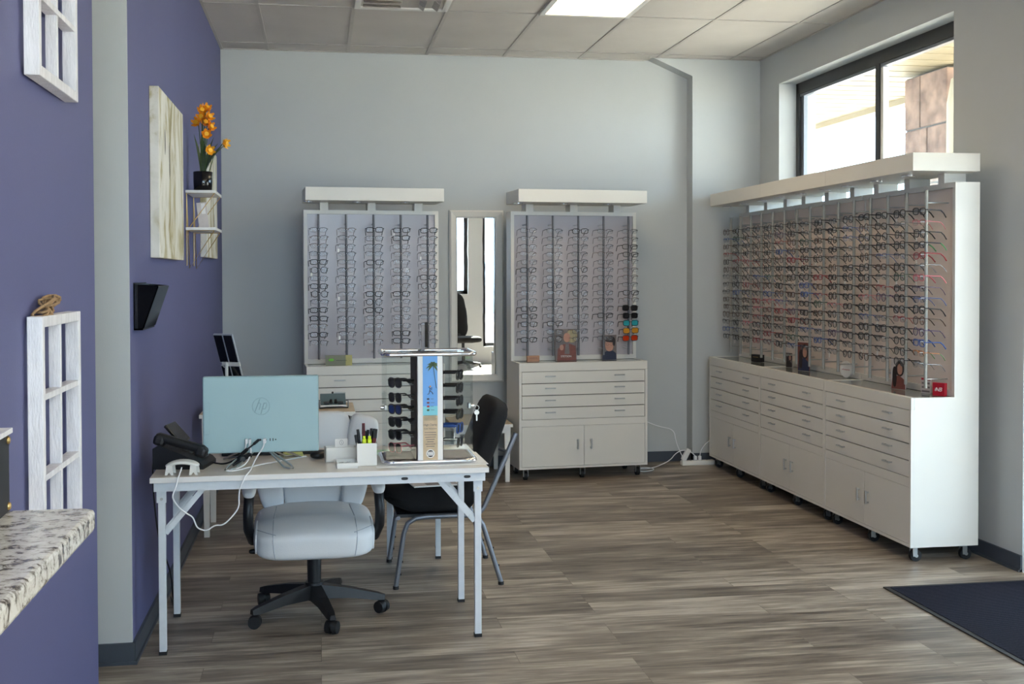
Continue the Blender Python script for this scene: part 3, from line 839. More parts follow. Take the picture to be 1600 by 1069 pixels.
# ------------------------------------------------------------------ monitor on the desk
t = thing('monitor', 'pale teal backed computer monitor on the desk seen from behind', 'monitor', (-.247, -3.985, TZ), 0)
MB().box((0, .0, .209), (.482, .034, .325), M_teal, .006).build('monitor_shell', t)
MB().b2((-.236, .0172, .05), (.236, .019, .366), M_blackg).build('screen', t)
q = MB().b2((-.236, -.0186, .127), (-.212, -.0168, .263), M_tealdk, .0005); q.b2((-.2345, -.0192, .1285), (-.2135, -.0182, .2615), M_teal, .0005); q.build('side_cover', t)
lg = MB()
ring = [(.036 * math.cos(2 * PI * i / 40), -.0175, .243 + .036 * math.sin(2 * PI * i / 40)) for i in range(40)]
lg.tube(ring, .0012, M_tealdk, 6, closed=True)
lg.tube([(-.0165 + .012, -.0175, .275), (-.0165 - .010, -.0175, .217)], .0022, M_tealdk, 6)
lg.tube([(-.0150, -.0175, .250), (-.007, -.0175, .258), (-.001, -.0175, .254), (-.008, -.0175, .229)], .0022, M_tealdk, 6)
lg.tube([(.012, -.0175, .256), (-.001, -.0175, .211)], .0022, M_tealdk, 6)
lg.tube([(.012, -.0175, .256), (.021, -.0175, .257), (.024, -.0175, .250), (.018, -.0175, .233), (.006, -.0175, .231)], .0022, M_tealdk, 6)
lg.build('embossed_logo', t)
q = MB()
for x, w_, h_ in ((-.006 - .0, .012, .008), (.037, .004, .011), (.049, .004, .011), (.020, .006, .006)): q.b2((x - w_ / 2, -.0185, .1005 - h_ / 2), (x + w_ / 2, -.016, .1005 + h_ / 2), M_black)
q.cyl((.060, -.0185, .1005), (.060, -.016, .1005), .003, M_black, seg=10)
q.build('port_row', t)
q = MB().b2((-.05, -.0175, .052), (.05, -.0168, .054), M_tealdk)
for sg in (-1, 1):
    q.tube([(sg * .055 - .02, .0, .052), (sg * .085 - .01, -.05, .03), (sg * .128, -.155, .012), (sg * .136, -.185, .0055), (sg * .120, -.192, .005), (sg * .10, -.17, .006), (sg * .055, -.05, .032), (sg * .03, 0, .052)], .0042, M_alu, 8)
    q.tube([(sg * .05, .0, .052), (sg * .10, .09, .012), (sg * .145, .13, .005), (sg * .165, .10, .005), (sg * .09, .0, .052)], .0042, M_alu, 8)
q.build('wire_stand', t)
q = MB()
for x in (-.060, -.046): q.b2((x - .005, -.045, .088), (x + .005, -.0175, .108), M_cable, .003); q.tube([(x, -.04, .095), (x - .002, -.05, .085), (x - .006, -.05, .06)], .003, M_cable, 6)
q.b2((.008, -.045, .088), (.021, -.0175, .108), M_cable, .003)
q.build('white_plug', t)

# cables
def cable(name, label, pts, r, m, plug=None):
    # smooth the polyline
    P = [Vector(p) for p in pts]
    for _ in range(2):
        Q = [P[0]]
        for a, b_ in zip(P[:-1], P[1:]): Q += [a.lerp(b_, .25), a.lerp(b_, .75)]
        Q.append(P[-1]); P = Q
    o = MB().tube(P, r, m, 8).build(name)
    return tag(o, label, 'cable')
hang = [(-.232, -4.03, .825), (-.236, -4.05, .80), (-.262, -4.07, .766), (-.275, -4.12, .742), (-.282, -4.2, .7285), (-.290, -4.275, .7285), (-.297, -4.30, .722),
        (-.306, -4.305, .70), (-.318, -4.30, .675), (-.322, -4.29, .638), (-.320, -4.29, .60), (-.348, -4.29, .562), (-.384, -4.29, .528), (-.416, -4.29, .532), (-.446, -4.29, .508), (-.482, -4.29, .520),
        (-.491, -4.29, .540), (-.498, -4.30, .568), (-.521, -4.31, .585), (-.548, -4.31, .605), (-.571, -4.315, .64), (-.575, -4.32, .66), (-.562, -4.31, .69), (-.556, -4.305, .722), (-.553, -4.29, .7295), (-.552, -4.25, .74), (-.549, -4.225, .753)]
cable('white_cable', 'white cable from monitor looping under the desk edge to the lamp', hang, .003, M_cable)
loop = [(-.293, -4.04, .815), (-.285, -4.05, .78), (-.30, -4.1, .745), (-.33, -4.13, .729), (-.36, -4.17, .729), (-.385, -4.19, .729), (-.35, -4.20, .729), (-.30, -4.14, .7295), (-.25, -4.06, .73), (-.19, -4.0, .729), (-.13, -3.93, .729), (-.06, -3.87, .729)]
cable('white_cable', 'white cable coiled on the desk under the monitor', loop, .0032, M_cable)
blk = [(-.255, -4.01, .828), (-.262, -4.045, .826), (-.285, -4.06, .808), (-.31, -4.06, .79), (-.335, -4.05, .765), (-.36, -4.04, .745), (-.40, -4.03, .7305), (-.44, -3.99, .7305), (-.49, -3.92, .7305)]
bc = cable('power_cable', 'black power cable hanging from the monitor ports', blk, .0035, M_black)
q = MB()
q.cyl((-.300, -4.061, .797), (-.325, -4.055, .775), .0075, M_black); q.cyl((-.258, -4.028, .828), (-.274, -4.055, .817), .006, M_black)
q.build('ferrite_bead', bc)
bu = MB()
for i in range(5):
    o_ = .006 * math.sin(i * 2.1)
    bu.tube([(-.285, -4.075 + .004 * i, .777 + o_ * .4 - .003 * i), (-.31, -4.07 + .004 * i, .762 + o_), (-.345, -4.065 + .004 * i, .741 + .002 * i), (-.362, -4.07 + .004 * i, .732 + .002 * i)], .006, M_black, 7)
bu.cyl((-.318, -4.085, .757), (-.325, -4.045, .757), .012, M_black, seg=10)
bu.build('cable_bundle', bc)

# ------------------------------------------------------------------ desk phone, lamp and small desk things
t = thing('desk_phone', 'black desk phone at the left end of the desk', 'phone', (-.560, -4.02, TZ), R_(80))
MB().prism([(-.10, 0), (.11, 0), (.11, .085), (.085, .10), (-.085, .03), (-.10, .014)], 'x', -.08, .115, M_black).build('phone_base', t)
q = MB().box((-.055, 0, .105), (.05, .215, .035), M_black, .014, Matrix.Rotation(R_(16), 3, 'X'))
q.box((-.055, -.085, .070), (.056, .05, .045), M_black, .014, Matrix.Rotation(R_(16), 3, 'X')); q.box((-.055, .085, .118), (.056, .05, .045), M_black, .014, Matrix.Rotation(R_(16), 3, 'X'))
q.build('handset', t)
MB().box((.045, .045, .135), (.13, .10, .014), M_blackg, .004, Matrix.Rotation(R_(48), 3, 'X')).build('phone_screen', t)
q = MB()
for i in range(4):
    for j in range(3): q.box((.005 + j * .03, -.075 + i * .024, .040 + i * .0102), (.02, .015, .008), M_grey, .002, Matrix.Rotation(R_(22), 3, 'X'))
q.build('keypad', t)
t = thing('uv_lamp', 'small white arched lamp on four feet at the desk corner', 'lamp', (-.548, -4.205, TZ), R_(-4))
def arch(v): return (v.x, v.y, v.z - 3.4 * v.x * v.x)
MB().pillow((0, 0, .049), (.066, .036, .008), M_trimw, 3.2, 8, arch).build('lamp_shell', t)
for sg in (-1, 1):
    q = MB()
    for sy in (-1, 1):
        q.prism([(sg * .030 + sg * .006, .042), (sg * .058, .038), (sg * .064, 0), (sg * .055, 0), (sg * .048, .012), (sg * .040, 0), (sg * .031, 0)], 'y', sy * .028 - .002, sy * .028 + .002, M_trimw)
    q.build('lamp_foot', t)
# pen cup with pens
t = thing('pen_cup', 'square white pen cup beside the sunglasses display', 'pen cup', (.192, -4.108, TZ), R_(1))
q = MB(); s_ = .041
for a, b_ in (((-s_, -s_), (s_, -s_ + .003)), ((-s_, s_ - .003), (s_, s_)), ((-s_, -s_ + .003), (-s_ + .003, s_ - .003)), ((s_ - .003, -s_ + .003), (s_, s_ - .003))): q.b2((a[0], a[1], 0), (b_[0], b_[1], .095), M_trimw)
q.b2((-s_, -s_, 0), (s_, s_, .003), M_trimw); q.build('cup', t)
pens = [(-.028, -.02, -.045, .0, .122, M_black, 'black capped pen leaning left in the white pen cup'), (-.024, .012, -.035, .02, .142, M_black, 'black pen at the back left of the white pen cup'),
        (-.016, -.012, -.012, .0, .170, M_maroon, 'tall maroon pen standing highest in the white pen cup'), (-.004, .02, -.004, .01, .135, M_black, 'black pen in the middle of the white pen cup'),
        (.006, -.005, .008, .015, .140, M_black, 'black pen behind the yellow markers in the pen cup'), (.022, .015, .022, .02, .145, M_black, 'black pen at the back right of the white pen cup'),
        (.026, -.012, .034, .0, .146, M_maroon, 'dark red pen leaning right in the white pen cup'), (.030, .004, .042, .01, .143, M_maroon, 'red striped pen furthest right in the white pen cup')]
for i_pen, (x, y, x2, y2, z2, m, lb) in enumerate(pens):
    o = thing('pen', lb, 'pen', (.192 + x * .8, -4.108 + y, TZ + .004), 0, 'pens in the white cup')
    p0 = Vector((0, 0, 0)); p1 = Vector((x2 - x * .8, y2 - y, z2)); 
    MB().cyl(p0, p1, .0058, m, seg=10).build('barrel', o)
    q = MB().cyl(p1 * .74, p1 * 1.005, .0068, m if i_pen % 3 == 2 else M_black, .006, seg=10); q.box(p1 * .86 + Vector((0, -.0075, 0)), (.003, .002, .036), M_black); q.build('pen_cap', o)
for x, lb in ((-.010, 'left yellow highlighter in the white pen cup'), (.012, 'right yellow highlighter in the white pen cup')):
    o = thing('highlighter', lb, 'highlighter', (.192 + x, -4.108 - .022, TZ + .004), 0, 'highlighters in the white cup')
    MB().b2((-.009, -.006, 0), (.009, .006, .108), M_neon, .004).build('barrel', o)
    q = MB().b2((-.006, -.005, .108), (.006, .005, .120), M_neon, .002)
    if x > 0: q.cyl((0, 0, .12), (0, 0, .129), .0025, M_paper, .0012, seg=8)
    q.build('tip_end', o)
t = thing('desk_tray', 'shallow white tray of clips in front of the pen cup', 'tray', (.108, -4.14, TZ), R_(3))
q = MB().b2((-.043, -.055, 0), (.043, .055, .004), M_trimw)
for a, b_ in (((-.043, -.055), (.043, -.051)), ((-.043, .051), (.043, .055)), ((-.043, -.051), (-.039, .051)), ((.039, -.051), (.043, .051))): q.b2((a[0], a[1], .003), (b_[0], b_[1], .022), M_trimw)
q.build('tray_box', t)
for i in range(9):
    a = rng.uniform(0, PI); x, y = rng.uniform(-.025, .025), rng.uniform(-.035, .035); c, s2 = math.cos(a), math.sin(a)
    pts = [(-.011, -.0035), (.009, -.0035), (.011, 0), (.009, .0035), (-.008, .0035), (-.0095, .001), (-.007, -.0015), (.006, -.0015)]
    o = MB().tube([(x + u * c - v * s2, y + u * s2 + v * c, .0055 + .0035 * (i % 4)) for u, v in pts], .0006, M_chrome, 5).build('paper_clip')
    o.location = (.108, -4.14, TZ); o.rotation_euler = (0, 0, R_(3))
    tag(o, 'small silver paper clip lying in the shallow white tray', 'paper clip', 'paper clips in the white tray')
t = thing('card_holder', 'white open fronted paper holder behind the clip tray', 'paper holder', (.092, -4.01, TZ), R_(6))
q = MB().b2((-.07, -.012, 0), (.062, -.008, .062), M_trimw); q.b2((-.07, .05, 0), (.062, .054, .062), M_trimw); q.b2((-.07, -.012, 0), (-.066, .054, .062), M_trimw); q.b2((.058, -.012, 0), (.062, .054, .062), M_trimw); q.b2((-.07, -.012, 0), (.062, .054, .004), M_trimw)
q.build('holder_box', t)
o = MB().box((0, 0, .0), (.055, .002, .088), M_paper); o = tag(o.build('note_card', None, (.090, -3.985, TZ + .050), R_(6)), 'white card with a small drawn face standing in the paper holder', 'card')
sk = MB(); sk.tube([(.008 * math.cos(2 * PI * i / 16), -.0014, .028 + .010 * math.sin(2 * PI * i / 16)) for i in range(16)], .0006, M_navy, 5, closed=True)
sk.tube([(-.002, -.0014, .034), (.001, -.0014, .028), (-.001, -.0014, .024), (.003, -.0014, .023)], .0006, M_navy, 5); sk.build('drawn_face', o)
o = MB().box((0, 0, .006), (.085, .075, .012), M_ynote, .001); tag(o.build('sticky_notes', None, (-.12, -3.80, TZ), R_(4)), 'yellow sticky note pad on the desk behind the monitor', 'sticky notes')
o = MB().box((0, 0, .004), (.10, .08, .008), M_green, .001); tag(o.build('note_pad', None, (.265, -3.80, TZ), R_(10)), 'pale green note pad behind the pen cup', 'note pad')
o = MB().pillow((0, 0, .017), (.032, .05, .017), M_black, 2.6, 8); tag(o.build('computer_mouse', None, (-.003, -3.90, TZ), R_(-30)), 'black rounded computer mouse at the right edge of the monitor', 'mouse')
t = thing('keyboard', 'black keyboard on the desk behind the monitor', 'keyboard', (-.22, -3.72, TZ))
MB().box((0, 0, .007), (.42, .13, .014), M_black, .004).build('keyboard_body', t)
q = MB()
for i in range(14):
    for j in range(4): q.box((-.19 + i * .0292, -.045 + j * .03, .0155), (.024, .024, .005), M_rubber, .001)
q.build('keys', t)

# ------------------------------------------------------------------ sunglasses display case on the desk
o = MB().box((0, 0, .001), (.47, .33, .002), M_paper); tag(o.build('desk_mat', None, (.46, -4.03, TZ), R_(1.5)), 'thin pale mat under the sunglasses display case', 'desk mat')
t = thing('sunglasses_case', 'clear acrylic sunglasses display case with chrome rails on the desk', 'display case', (.455, -4.02, TZ + .002), R_(1))
hw, hd = .195, .135
def rrect(w, d, r, n=5):
    pts = []
    for cx, cy, a0 in ((w - r, -d + r, -90), (w - r, d - r, 0), (-w + r, d - r, 90), (-w + r, -d + r, 180)):
        for i in range(n + 1): a = R_(a0 + 90 * i / n); pts.append((cx + r * math.cos(a), cy + r * math.sin(a)))
    return pts
MB().prism(rrect(hw, hd, .03), 'z', .004, .016, M_brown).build('case_base', t)
q = MB().tube([(x, y, .010) for x, y in rrect(hw, hd, .03)], .009, M_chrome, 8, closed=True); 
for sx in (-1, 1): q.cyl((sx * .15, -hd - .001, .010), (sx * .19, -hd + .012, .010), .010, M_chrome)
q.build('base_rail', t)
q = MB()
for sx in (-1, 1):
    for sy in (-1, 1): q.cyl((sx * .16, sy * .1, 0), (sx * .16, sy * .1, .004), .012, M_rubber)
q.build('rubber_feet', t)
MB().tube([(x, y, .462) for x, y in rrect(hw, hd, .03)], .009, M_chrome, 8, closed=True).build('top_rail', t)
MB().prism(rrect(hw - .004, hd - .004, .028), 'z', .459, .465, M_clear).build('acrylic_lid', t)
for sx in (-1, 1):
    q = MB().b2((sx * (hw - .012) - .002, -hd + .02, .016), (sx * (hw - .012) + .002, hd - .02, .459), M_clear)
    q.build('acrylic_side', t)
    q = MB().b2((sx * .0575, -hd + .012, .016), (sx * (hw - .012), -hd + .016, .459), M_clear); q.build('acrylic_front', t)
    q = MB().b2((sx * .0575, hd - .016, .016), (sx * (hw - .012), hd - .012, .459), M_clear); q.build('acrylic_back', t)
    q = MB().cyl((sx * (hw - .02), -.04, .232), (sx * (hw + .006), -.04, .232), .008, M_chrome); q.box((sx * (hw - .015), -.04, .232), (.014, .026, .024), M_alu, .003); q.build('lock', t)
core = MB().b2((-.058, -hd + .018, .016), (.058, hd - .018, .459), M_brown)
core.build('core_column', t)
pn = MB().b2((-.053, -hd - .004, .016), (.053, -hd + .017, .459), M_paper, .002).build('front_panel', t)
ps = MB(); yf = -hd - .0046
ps.b2((-.031, yf - .0006, .245), (.031, yf, .458), M_skyb); ps.b2((-.031, yf - .0006, .205), (.031, yf, .245), M_sea); ps.b2((-.031, yf - .0006, .018), (.031, yf, .205), M_sand)
po = ps.build('poster', pn)
pm = MB()
tr = (.012, yf - .002, .418)
for a in (10, 40, 75, 110, 145, 180, 205, 330):
    L = .030 if a not in (330, 205) else .024; d0 = Vector((math.cos(R_(a)), 0, math.sin(R_(a)))); up = Vector((-d0.z, 0, d0.x))
    pts = []
    for k in range(6):
        u = k / 5; c_ = Vector(tr) + d0 * L * u + Vector((0, 0, -.016 * u * u)); wd = .0045 * math.sin(PI * (.12 + .88 * u)) + .0002
        pts.append((c_, wd))
    vs = [c_ + up * wd for c_, wd in pts] + [c_ - up * wd for c_, wd in pts]
    vs = [Vector((min(max(v.x, -.0305), .0305), v.y, min(v.z, .457))) for v in vs]
    pm.raw(vs, [[k, k + 1, 6 + k + 1, 6 + k] for k in range(5)], M_leaf)
pm.tube([(tr[0] + .001, tr[1], tr[2]), (.019, yf - .001, .37), (.026, yf - .001, .32)], .0014, M_leafd, 5)
pm.build('palm_print', po)
lgm = MB()
z0_ = .300
lgm.ball((.0, yf - .001, z0_ + .028), .0035, M_orange, 3, (1, .3, 1))
lgm.tube([(-.008, yf - .001, z0_ + .026), (.0, yf - .001, z0_ + .020), (.008, yf - .001, z0_ + .024), (.005, yf - .001, z0_ + .012)], .0014, M_navy, 5)
lgm.tube([(.0, yf - .001, z0_ + .020), (-.002, yf - .001, z0_ + .010), (.008, yf - .001, z0_ + .003), (.012, yf - .001, z0_ - .005)], .0018, M_navy, 5)
lgm.tube([(-.002, yf - .001, z0_ + .010), (-.006, yf - .001, z0_ - .004), (-.012, yf - .001, z0_ - .005)], .0016, M_navy, 5)
for i, m in enumerate((M_navy, M_maroon, M_red, M_leaf)):
    zz = .275 - .0155 * i
    lgm.pillow((-.009, yf - .0008, zz), (.006, .0006, .0042), m, 2, 4); lgm.b2((.002, yf - .0012, zz - .0008), (.014 + .003 * (i % 2), yf - .0006, zz + .0008), M_navy)
for i in range(5): lgm.b2((-.027 + .001 * (i % 2), yf - .0012, .206 - i * .0048 - .0006), (.027 - .002 * (i % 3), yf - .0006, .206 - i * .0048 + .0006), M_leafd)
for i, wd in enumerate((.024, .025, .022, .018, .014, .021, .017)): lgm.b2((-wd, yf - .0012, .134 - i * .0098 - .001), (wd, yf - .0006, .134 - i * .0098 + .001), M_navy)
lgm.cyl((0, yf - .0006, .045), (0, yf - .002, .045), .018, M_paper, seg=28); lgm.cyl((0, yf - .002, .045), (0, yf - .0026, .045), .0145, M_hair, seg=28); 
for dz_, hh_ in ((.006, .002), (0, .0025), (-.006, .002)): lgm.b2((-.013, yf - .0034, .045 + dz_ - hh_), (.013, yf - .0026, .045 + dz_ + hh_), M_paper)
lgm.build('poster_logos', po)
text_obj('lettering', 'High Clarity', .0115, M_navy, po, (0, yf - .001, .166), (PI / 2, 0, 0), .0003)
text_obj('lettering', 'Color Sensations', .0078, M_navy, po, (0, yf - .001, .150), (PI / 2, 0, 0), .0003)
sg_ = MB().b2((-.016, .05, .465), (-.002, .058, .580), M_pgrey); sg_.b2((-.001, .05, .480), (.013, .058, .590), M_blackg, .001); sg_.cyl((-.009, .054, .462), (-.009, .054, .482), .003, M_clear); sg_.cyl((.004, .054, .462), (.004, .054, .482), .003, M_clear)
sg_.build('top_sign', t)
hooks = MB()
zl = [1.062, .998, .948, .893, .838, .782]; zr = [1.092, 1.036, .980, .922, .862, .800]
for z in zl: hooks.cyl((-.058, -.02, z - TZ - .012), (-.13, -.02, z - TZ - .012), .0012, M_alu, seg=6); hooks.cyl((-.058, .04, z - TZ - .012), (-.13, .04, z - TZ - .012), .0012, M_alu, seg=6)
for z in zr: hooks.cyl((.058, -.02, z - TZ - .012), (.13, -.02, z - TZ - .012), .0012, M_alu, seg=6); hooks.cyl((.058, .04, z - TZ - .012), (.13, .04, z - TZ - .012), .0012, M_alu, seg=6)
hooks.build('wire_holders', t)
LL = [('black', 'dark', 'black wraparound'), ('dark metal', 'dark', 'grey lens'), ('black', 'blue', 'blue mirror lens'), ('black', 'dark', 'black temple'), ('dark metal', 'dark', 'dark grey'), ('pink', 'dark', 'pink temple')]
for i, z in enumerate(zl):
    place_glasses('sunglasses', ('sport', LL[i][0], LL[i][1], .0032 if i not in (1, 5) else .0018, None), (.318, -4.03, z), (R_(2), R_(-3), -PI / 2 + R_(24)),
                  '%s sunglasses, %s from top in left half of the acrylic case' % (LL[i][2], ORD[i + 1]), 'sunglasses', 'sunglasses in the left half of the acrylic case', sc=.92)
LR = [('black', 'dark', 'topmost black'), ('black', 'dark', 'black framed'), ('black', 'dark', 'black lens'), ('black', 'dark', 'thick black'), ('blue', 'dark', 'blue framed'), ('silver', 'dark', 'thin silver')]
for i, z in enumerate(zr):
    place_glasses('sunglasses', ('sport', LR[i][0], LR[i][1], .0036 if i < 5 else .0014, None), (.598, -4.03, z), (R_(2), R_(3), PI / 2 - R_(20)),
                  '%s sunglasses, %s from top in right half of the acrylic case' % (LR[i][2], ORD[i + 1]), 'sunglasses', 'sunglasses in the right half of the acrylic case', ptag=i in (4,), sc=.92)
k = thing('key_ring', 'silver keys hanging from the lock of the acrylic case', 'keys', (.668, -4.06, .955))
q = MB().tube([(.010 * math.cos(2 * PI * i / 16), .0, .010 * math.sin(2 * PI * i / 16) - .006) for i in range(16)], .0014, M_alu, 6, closed=True); q.cyl((-.014, 0, .003), (-.004, 0, .003), .0035, M_alu); q.build('ring', k)
q = MB().cyl((0, -.001, -.026), (0, .001, -.026), .011, M_alu, seg=16); q.b2((-.003, -.001, -.062), (.003, .001, -.034), M_alu); q.build('key', k)

# ------------------------------------------------------------------ white office chair
t = thing('office_chair', 'white leather office chair with black five-star base behind the desk', 'chair', (-.03, -3.77, 0), R_(1.5))
cb = MB().cyl((0, 0, .075), (0, 0, .15), .048, M_black, .04, 20); cb.build('base_hub', t)
for kx in range(5):
    a = R_(283 + 72 * kx); d0 = Vector((math.cos(a), math.sin(a), 0))
    q = MB(); n_ = Vector((-d0.y, d0.x, 0)); secs = []
    for r, w_, zt, zb in ((.03, .034, .14, .08), (.16, .026, .120, .078), (.285, .020, .092, .062), (.315, .014, .082, .062)):
        c_ = d0 * r; secs.append([c_ + n_ * w_ + Vector((0, 0, zb)), c_ - n_ * w_ + Vector((0, 0, zb)), c_ - n_ * w_ * .7 + Vector((0, 0, zt)), c_ + n_ * w_ * .7 + Vector((0, 0, zt))])
    vs = [v for s3 in secs for v in s3]; fs = [[0, 1, 2, 3][::-1], [12, 13, 14, 15]]
    for i in range(3):
        for j in range(4): fs.append([i * 4 + j, i * 4 + (j + 1) % 4, (i + 1) * 4 + (j + 1) % 4, (i + 1) * 4 + j])
    q.raw(vs, fs, M_black); l = q.build('base_leg', t)
    q = MB(); c_ = d0 * .30
    ax = Vector((math.cos(a + .9), math.sin(a + .9), 0))
    for sg in (-1, 1): q.cyl(c_ + ax * sg * .006 + Vector((0, 0, .029)), c_ + ax * sg * .026 + Vector((0, 0, .029)), .029, M_rubber, .026, 20)
    q.ball(c_ + Vector((0, 0, .036)), .026, M_black, 4, (1, 1, .95)); q.cyl(c_ + Vector((0, 0, .05)), c_ + Vector((0, 0, .075)), .008, M_black)
    q.build('caster', l)
q = MB().cyl((0, 0, .14), (0, 0, .255), .030, M_black, .032, 20); q.cyl((0, 0, .25), (0, 0, .33), .024, M_rubber, .022, 18); q.build('gas_column', t)
q = MB().b2((-.12, -.13, .318), (.12, .15, .345), M_black, .008); q.tube([(-.09, -.05, .33), (-.18, -.06, .32), (-.255, -.065, .315)], .006, M_black, 8); q.pillow((-.262, -.066, .313), (.022, .014, .011), M_black, 2.5, 5); q.build('seat_mechanism', t)
def seatfn(v):
    z = v.z - (max(0, -.10 - v.y) * .16)
    z += .012 * math.cos(v.x * 7) * (1 if v.z > 0 else 0) + .05 * max(0, v.y - .1)
    return (v.x, v.y, z)
SA, SB, SCz, SK = .262, .278, .066, 5.0
def seat_pt(x, a, grow=1.0):
    k = max(0.0, 1 - abs(x / SA) ** SK) ** (1 / SK)
    c, s_ = math.cos(a), math.sin(a); L_ = (abs(c) ** SK + abs(s_) ** SK) ** (1 / SK)
    v = Vector((x, c / L_ * SB * k * grow, s_ / L_ * SCz * k * grow)); v = Vector(seatfn(v))
    return (v.x, v.y - .01, v.z + .392)
q = MB(); q.pillow((0, -.01, .392), (SA, SB, SCz), M_leather, SK, 16, seatfn); so_ = q.build('seat', t)
for sg in (-1, 1):
    q = MB()
    q.tube([seat_pt(sg * (.165 + .012 * math.sin(i / 14 * PI)), R_(60 + i * 11.5)) for i in range(15)], .0022, M_seam, 6)
    q.tube([seat_pt(sg * .248, R_(100 + i * 8.5), 1.0) for i in range(15)], .0050, M_leather, 8)
    q.tube([seat_pt(sg * (.165 + .080 * i / 6), R_(140 - i * 2), 1.0) for i in range(7)], .0020, M_seam, 6)
    q.build('seat_piping', so_)
BZ, BH_ = .652, .218
def hb(v): return (v.z + BH_) / (2 * BH_)
def backfn(v):
    h = hb(v); return (v.x * (.92 + .46 * h), v.y + .13 * h, v.z)
bo = MB().pillow((0, .235, BZ), (.140, .044, BH_), M_leather, 7, 12, backfn).build('backrest', t)
for sg in (-1, 1):
    def bf(v, sg=sg):
        h = hb(v); xx = v.x * (.9 + .35 * h) + sg * (.174 + .082 * h)
        return (xx, v.y + .13 * h - .020 - .10 * max(0, abs(xx) - .17), v.z - .25 * max(0, abs(xx) - .2))
    MB().pillow((0, .235, BZ - .002), (.060, .046, BH_ - .004), M_leather, 5, 10, bf).build('side_bolster', bo)
    q = MB(); q.tube([(sg * (.134 * (.92 + .46 * h)), .235 - .042 + .13 * h, BZ - BH_ + .02 + (2 * BH_ - .04) * h) for h in [i / 8 for i in range(9)]], .0028, M_seam, 6); q.build('back_seam', bo)
MB().pillow((0, .30, .65), (.215, .022, .20), M_black, 4, 6, lambda v: (v.x * (1 + .3 * (v.z + .2) / .4), v.y + .13 * (v.z + .2) / .4, v.z)).build('back_shell', bo)
for sg in (-1, 1):
    q = MB(); x = sg * .278
    q.tube([(x - sg * .05, .20, .335), (x - sg * .03, .10, .34), (x - sg * .012, -.06, .360), (x + sg * .004, -.15, .43), (x + sg * .004, -.175, .50), (x, -.15, .575), (x, -.05, .602), (x, .10, .606), (x - sg * .01, .22, .58)], .022, M_black, 10, flat=1.0)
    ar = q.build('armrest', t)
    MB().pillow((x, -.06, .612), (.032, .135, .027), M_leather, 3.2, 8, lambda v: (v.x, v.y, v.z - (.30 * (-.04 - v.y) if v.y < -.04 else 0))).build('arm_pad', ar)

# ------------------------------------------------------------------ black visitor chair
def visitor_chair(label, loc, rz):
    t = thing('visitor_chair', label, 'chair', loc, rz)
    # local: seat faces -x, near side at y=-.26
    def sf(v):
        z = v.z
        if v.x < -.08 and v.z < 0: z += (-.08 - v.x) * .35
        if v.z > 0: z += .01 - .15 * v.x * v.x
        return (v.x, v.y, z)
    MB().pillow((-.085, 0, .430), (.225, .262, .076), M_fabric, 5, 10, sf).build('seat_cushion', t)
    MB().pillow((.185, 0, .625), (.052, .262, .285), M_fabric, 5.5, 10, None, Matrix.Rotation(R_(21.5), 3, 'Y')).build('back_cushion', t)
    q = MB(); q.b2((-.24, -.235, .340), (.13, .235, .356), M_black); q.build('seat_pan', t)
    fr = MB()
    for sy in (-1, 1):
        y = sy * .265
        fr.tube([(.10, y, .348), (.155, y, .352), (.185, y, .385), (.205, y, .43), (.345, y, .745)], .0125, M_greym, 10, flat=1.0)
        fr.tube([(-.235, y * .7, .345), (-.235, y, .345)], .0105, M_greym, 8); fr.tube([(.10, y * .7, .345), (.10, y, .345)], .0105, M_greym, 8)
        fr.tube([(.30, y, .655), (.27, y * .8, .66)], .008, M_greym, 8)
    fr.tube([(-.10, -.265, .345), (-.10, .265, .345)], .0105, M_greym, 8)
    fr.build('chair_frame', t)
    for sy in (-1, 1):
        y = sy * .265
        for nm, pts in (('front_leg', [(-.248, y, .012), (-.222, y, .18), (-.208, y, .27), (-.190, y, .318), (-.150, y, .342), (-.10, y, .348), (.0, y, .348)]),
                        ('rear_leg', [(.0, y, .348), (.11, y, .348), (.155, y, .338), (.178, y, .30), (.195, y, .25), (.268, y, .012)])):
            l = MB().tube(pts, .0125, M_greym, 10).build('leg', t)
            e = pts[0] if nm == 'front_leg' else pts[-1]
            q = MB().cyl((e[0], e[1], 0), (e[0], e[1], .016), .0145, M_rubber)
            for f_ in (.35, .72):
                a_, b_ = (pts[0], pts[1]) if nm == 'front_leg' else (pts[-1], pts[-2])
                pp = Vector(a_).lerp(Vector(b_), f_); q.cyl(pp + Vector((.010, 0, 0)), pp + Vector((.017, 0, 0)), .005, M_rubber, seg=8)
            q.build('rubber_foot', l)
    return t
visitor_chair('black fabric chair with grey metal legs at the right end of the desk', (.606, -3.155, 0), 0)
t = thing('high_back_chair', 'black high-backed chair by the front window, seen in the mirror', 'chair', (2.33, -9.62, 0), R_(150))
MB().pillow((0, 0, .47), (.26, .25, .055), M_fabric, 4, 8).build('seat_cushion', t)
MB().pillow((0, .23, .86), (.24, .05, .37), M_fabric, 4, 8, lambda v: (v.x * (1 - .25 * max(0, v.z)), v.y + .15 * v.z, v.z)).build('back_cushion', t)
q = MB().cyl((0, 0, .09), (0, 0, .43), .028, M_black); q.b2((-.03, .1, .40), (.03, .24, .56), M_black); q.build('gas_column', t)
for i in range(5):
    a_ = 2 * PI * i / 5; q = MB().tube([(0, 0, .10), (.28 * math.cos(a_), .28 * math.sin(a_), .065)], [.03, .018], M_black); q.ball((.28 * math.cos(a_), .28 * math.sin(a_), .027), .027, M_rubber, 3); q.build('base_leg', t)
t = thing('magazine', 'folded glossy magazine lying on the black chair seat', 'magazine', (.535, -3.40, .5135), R_(8))
MB().b2((-.115, -.13, 0), (.115, .13, .006), M_paper, .001).build('pages', t)
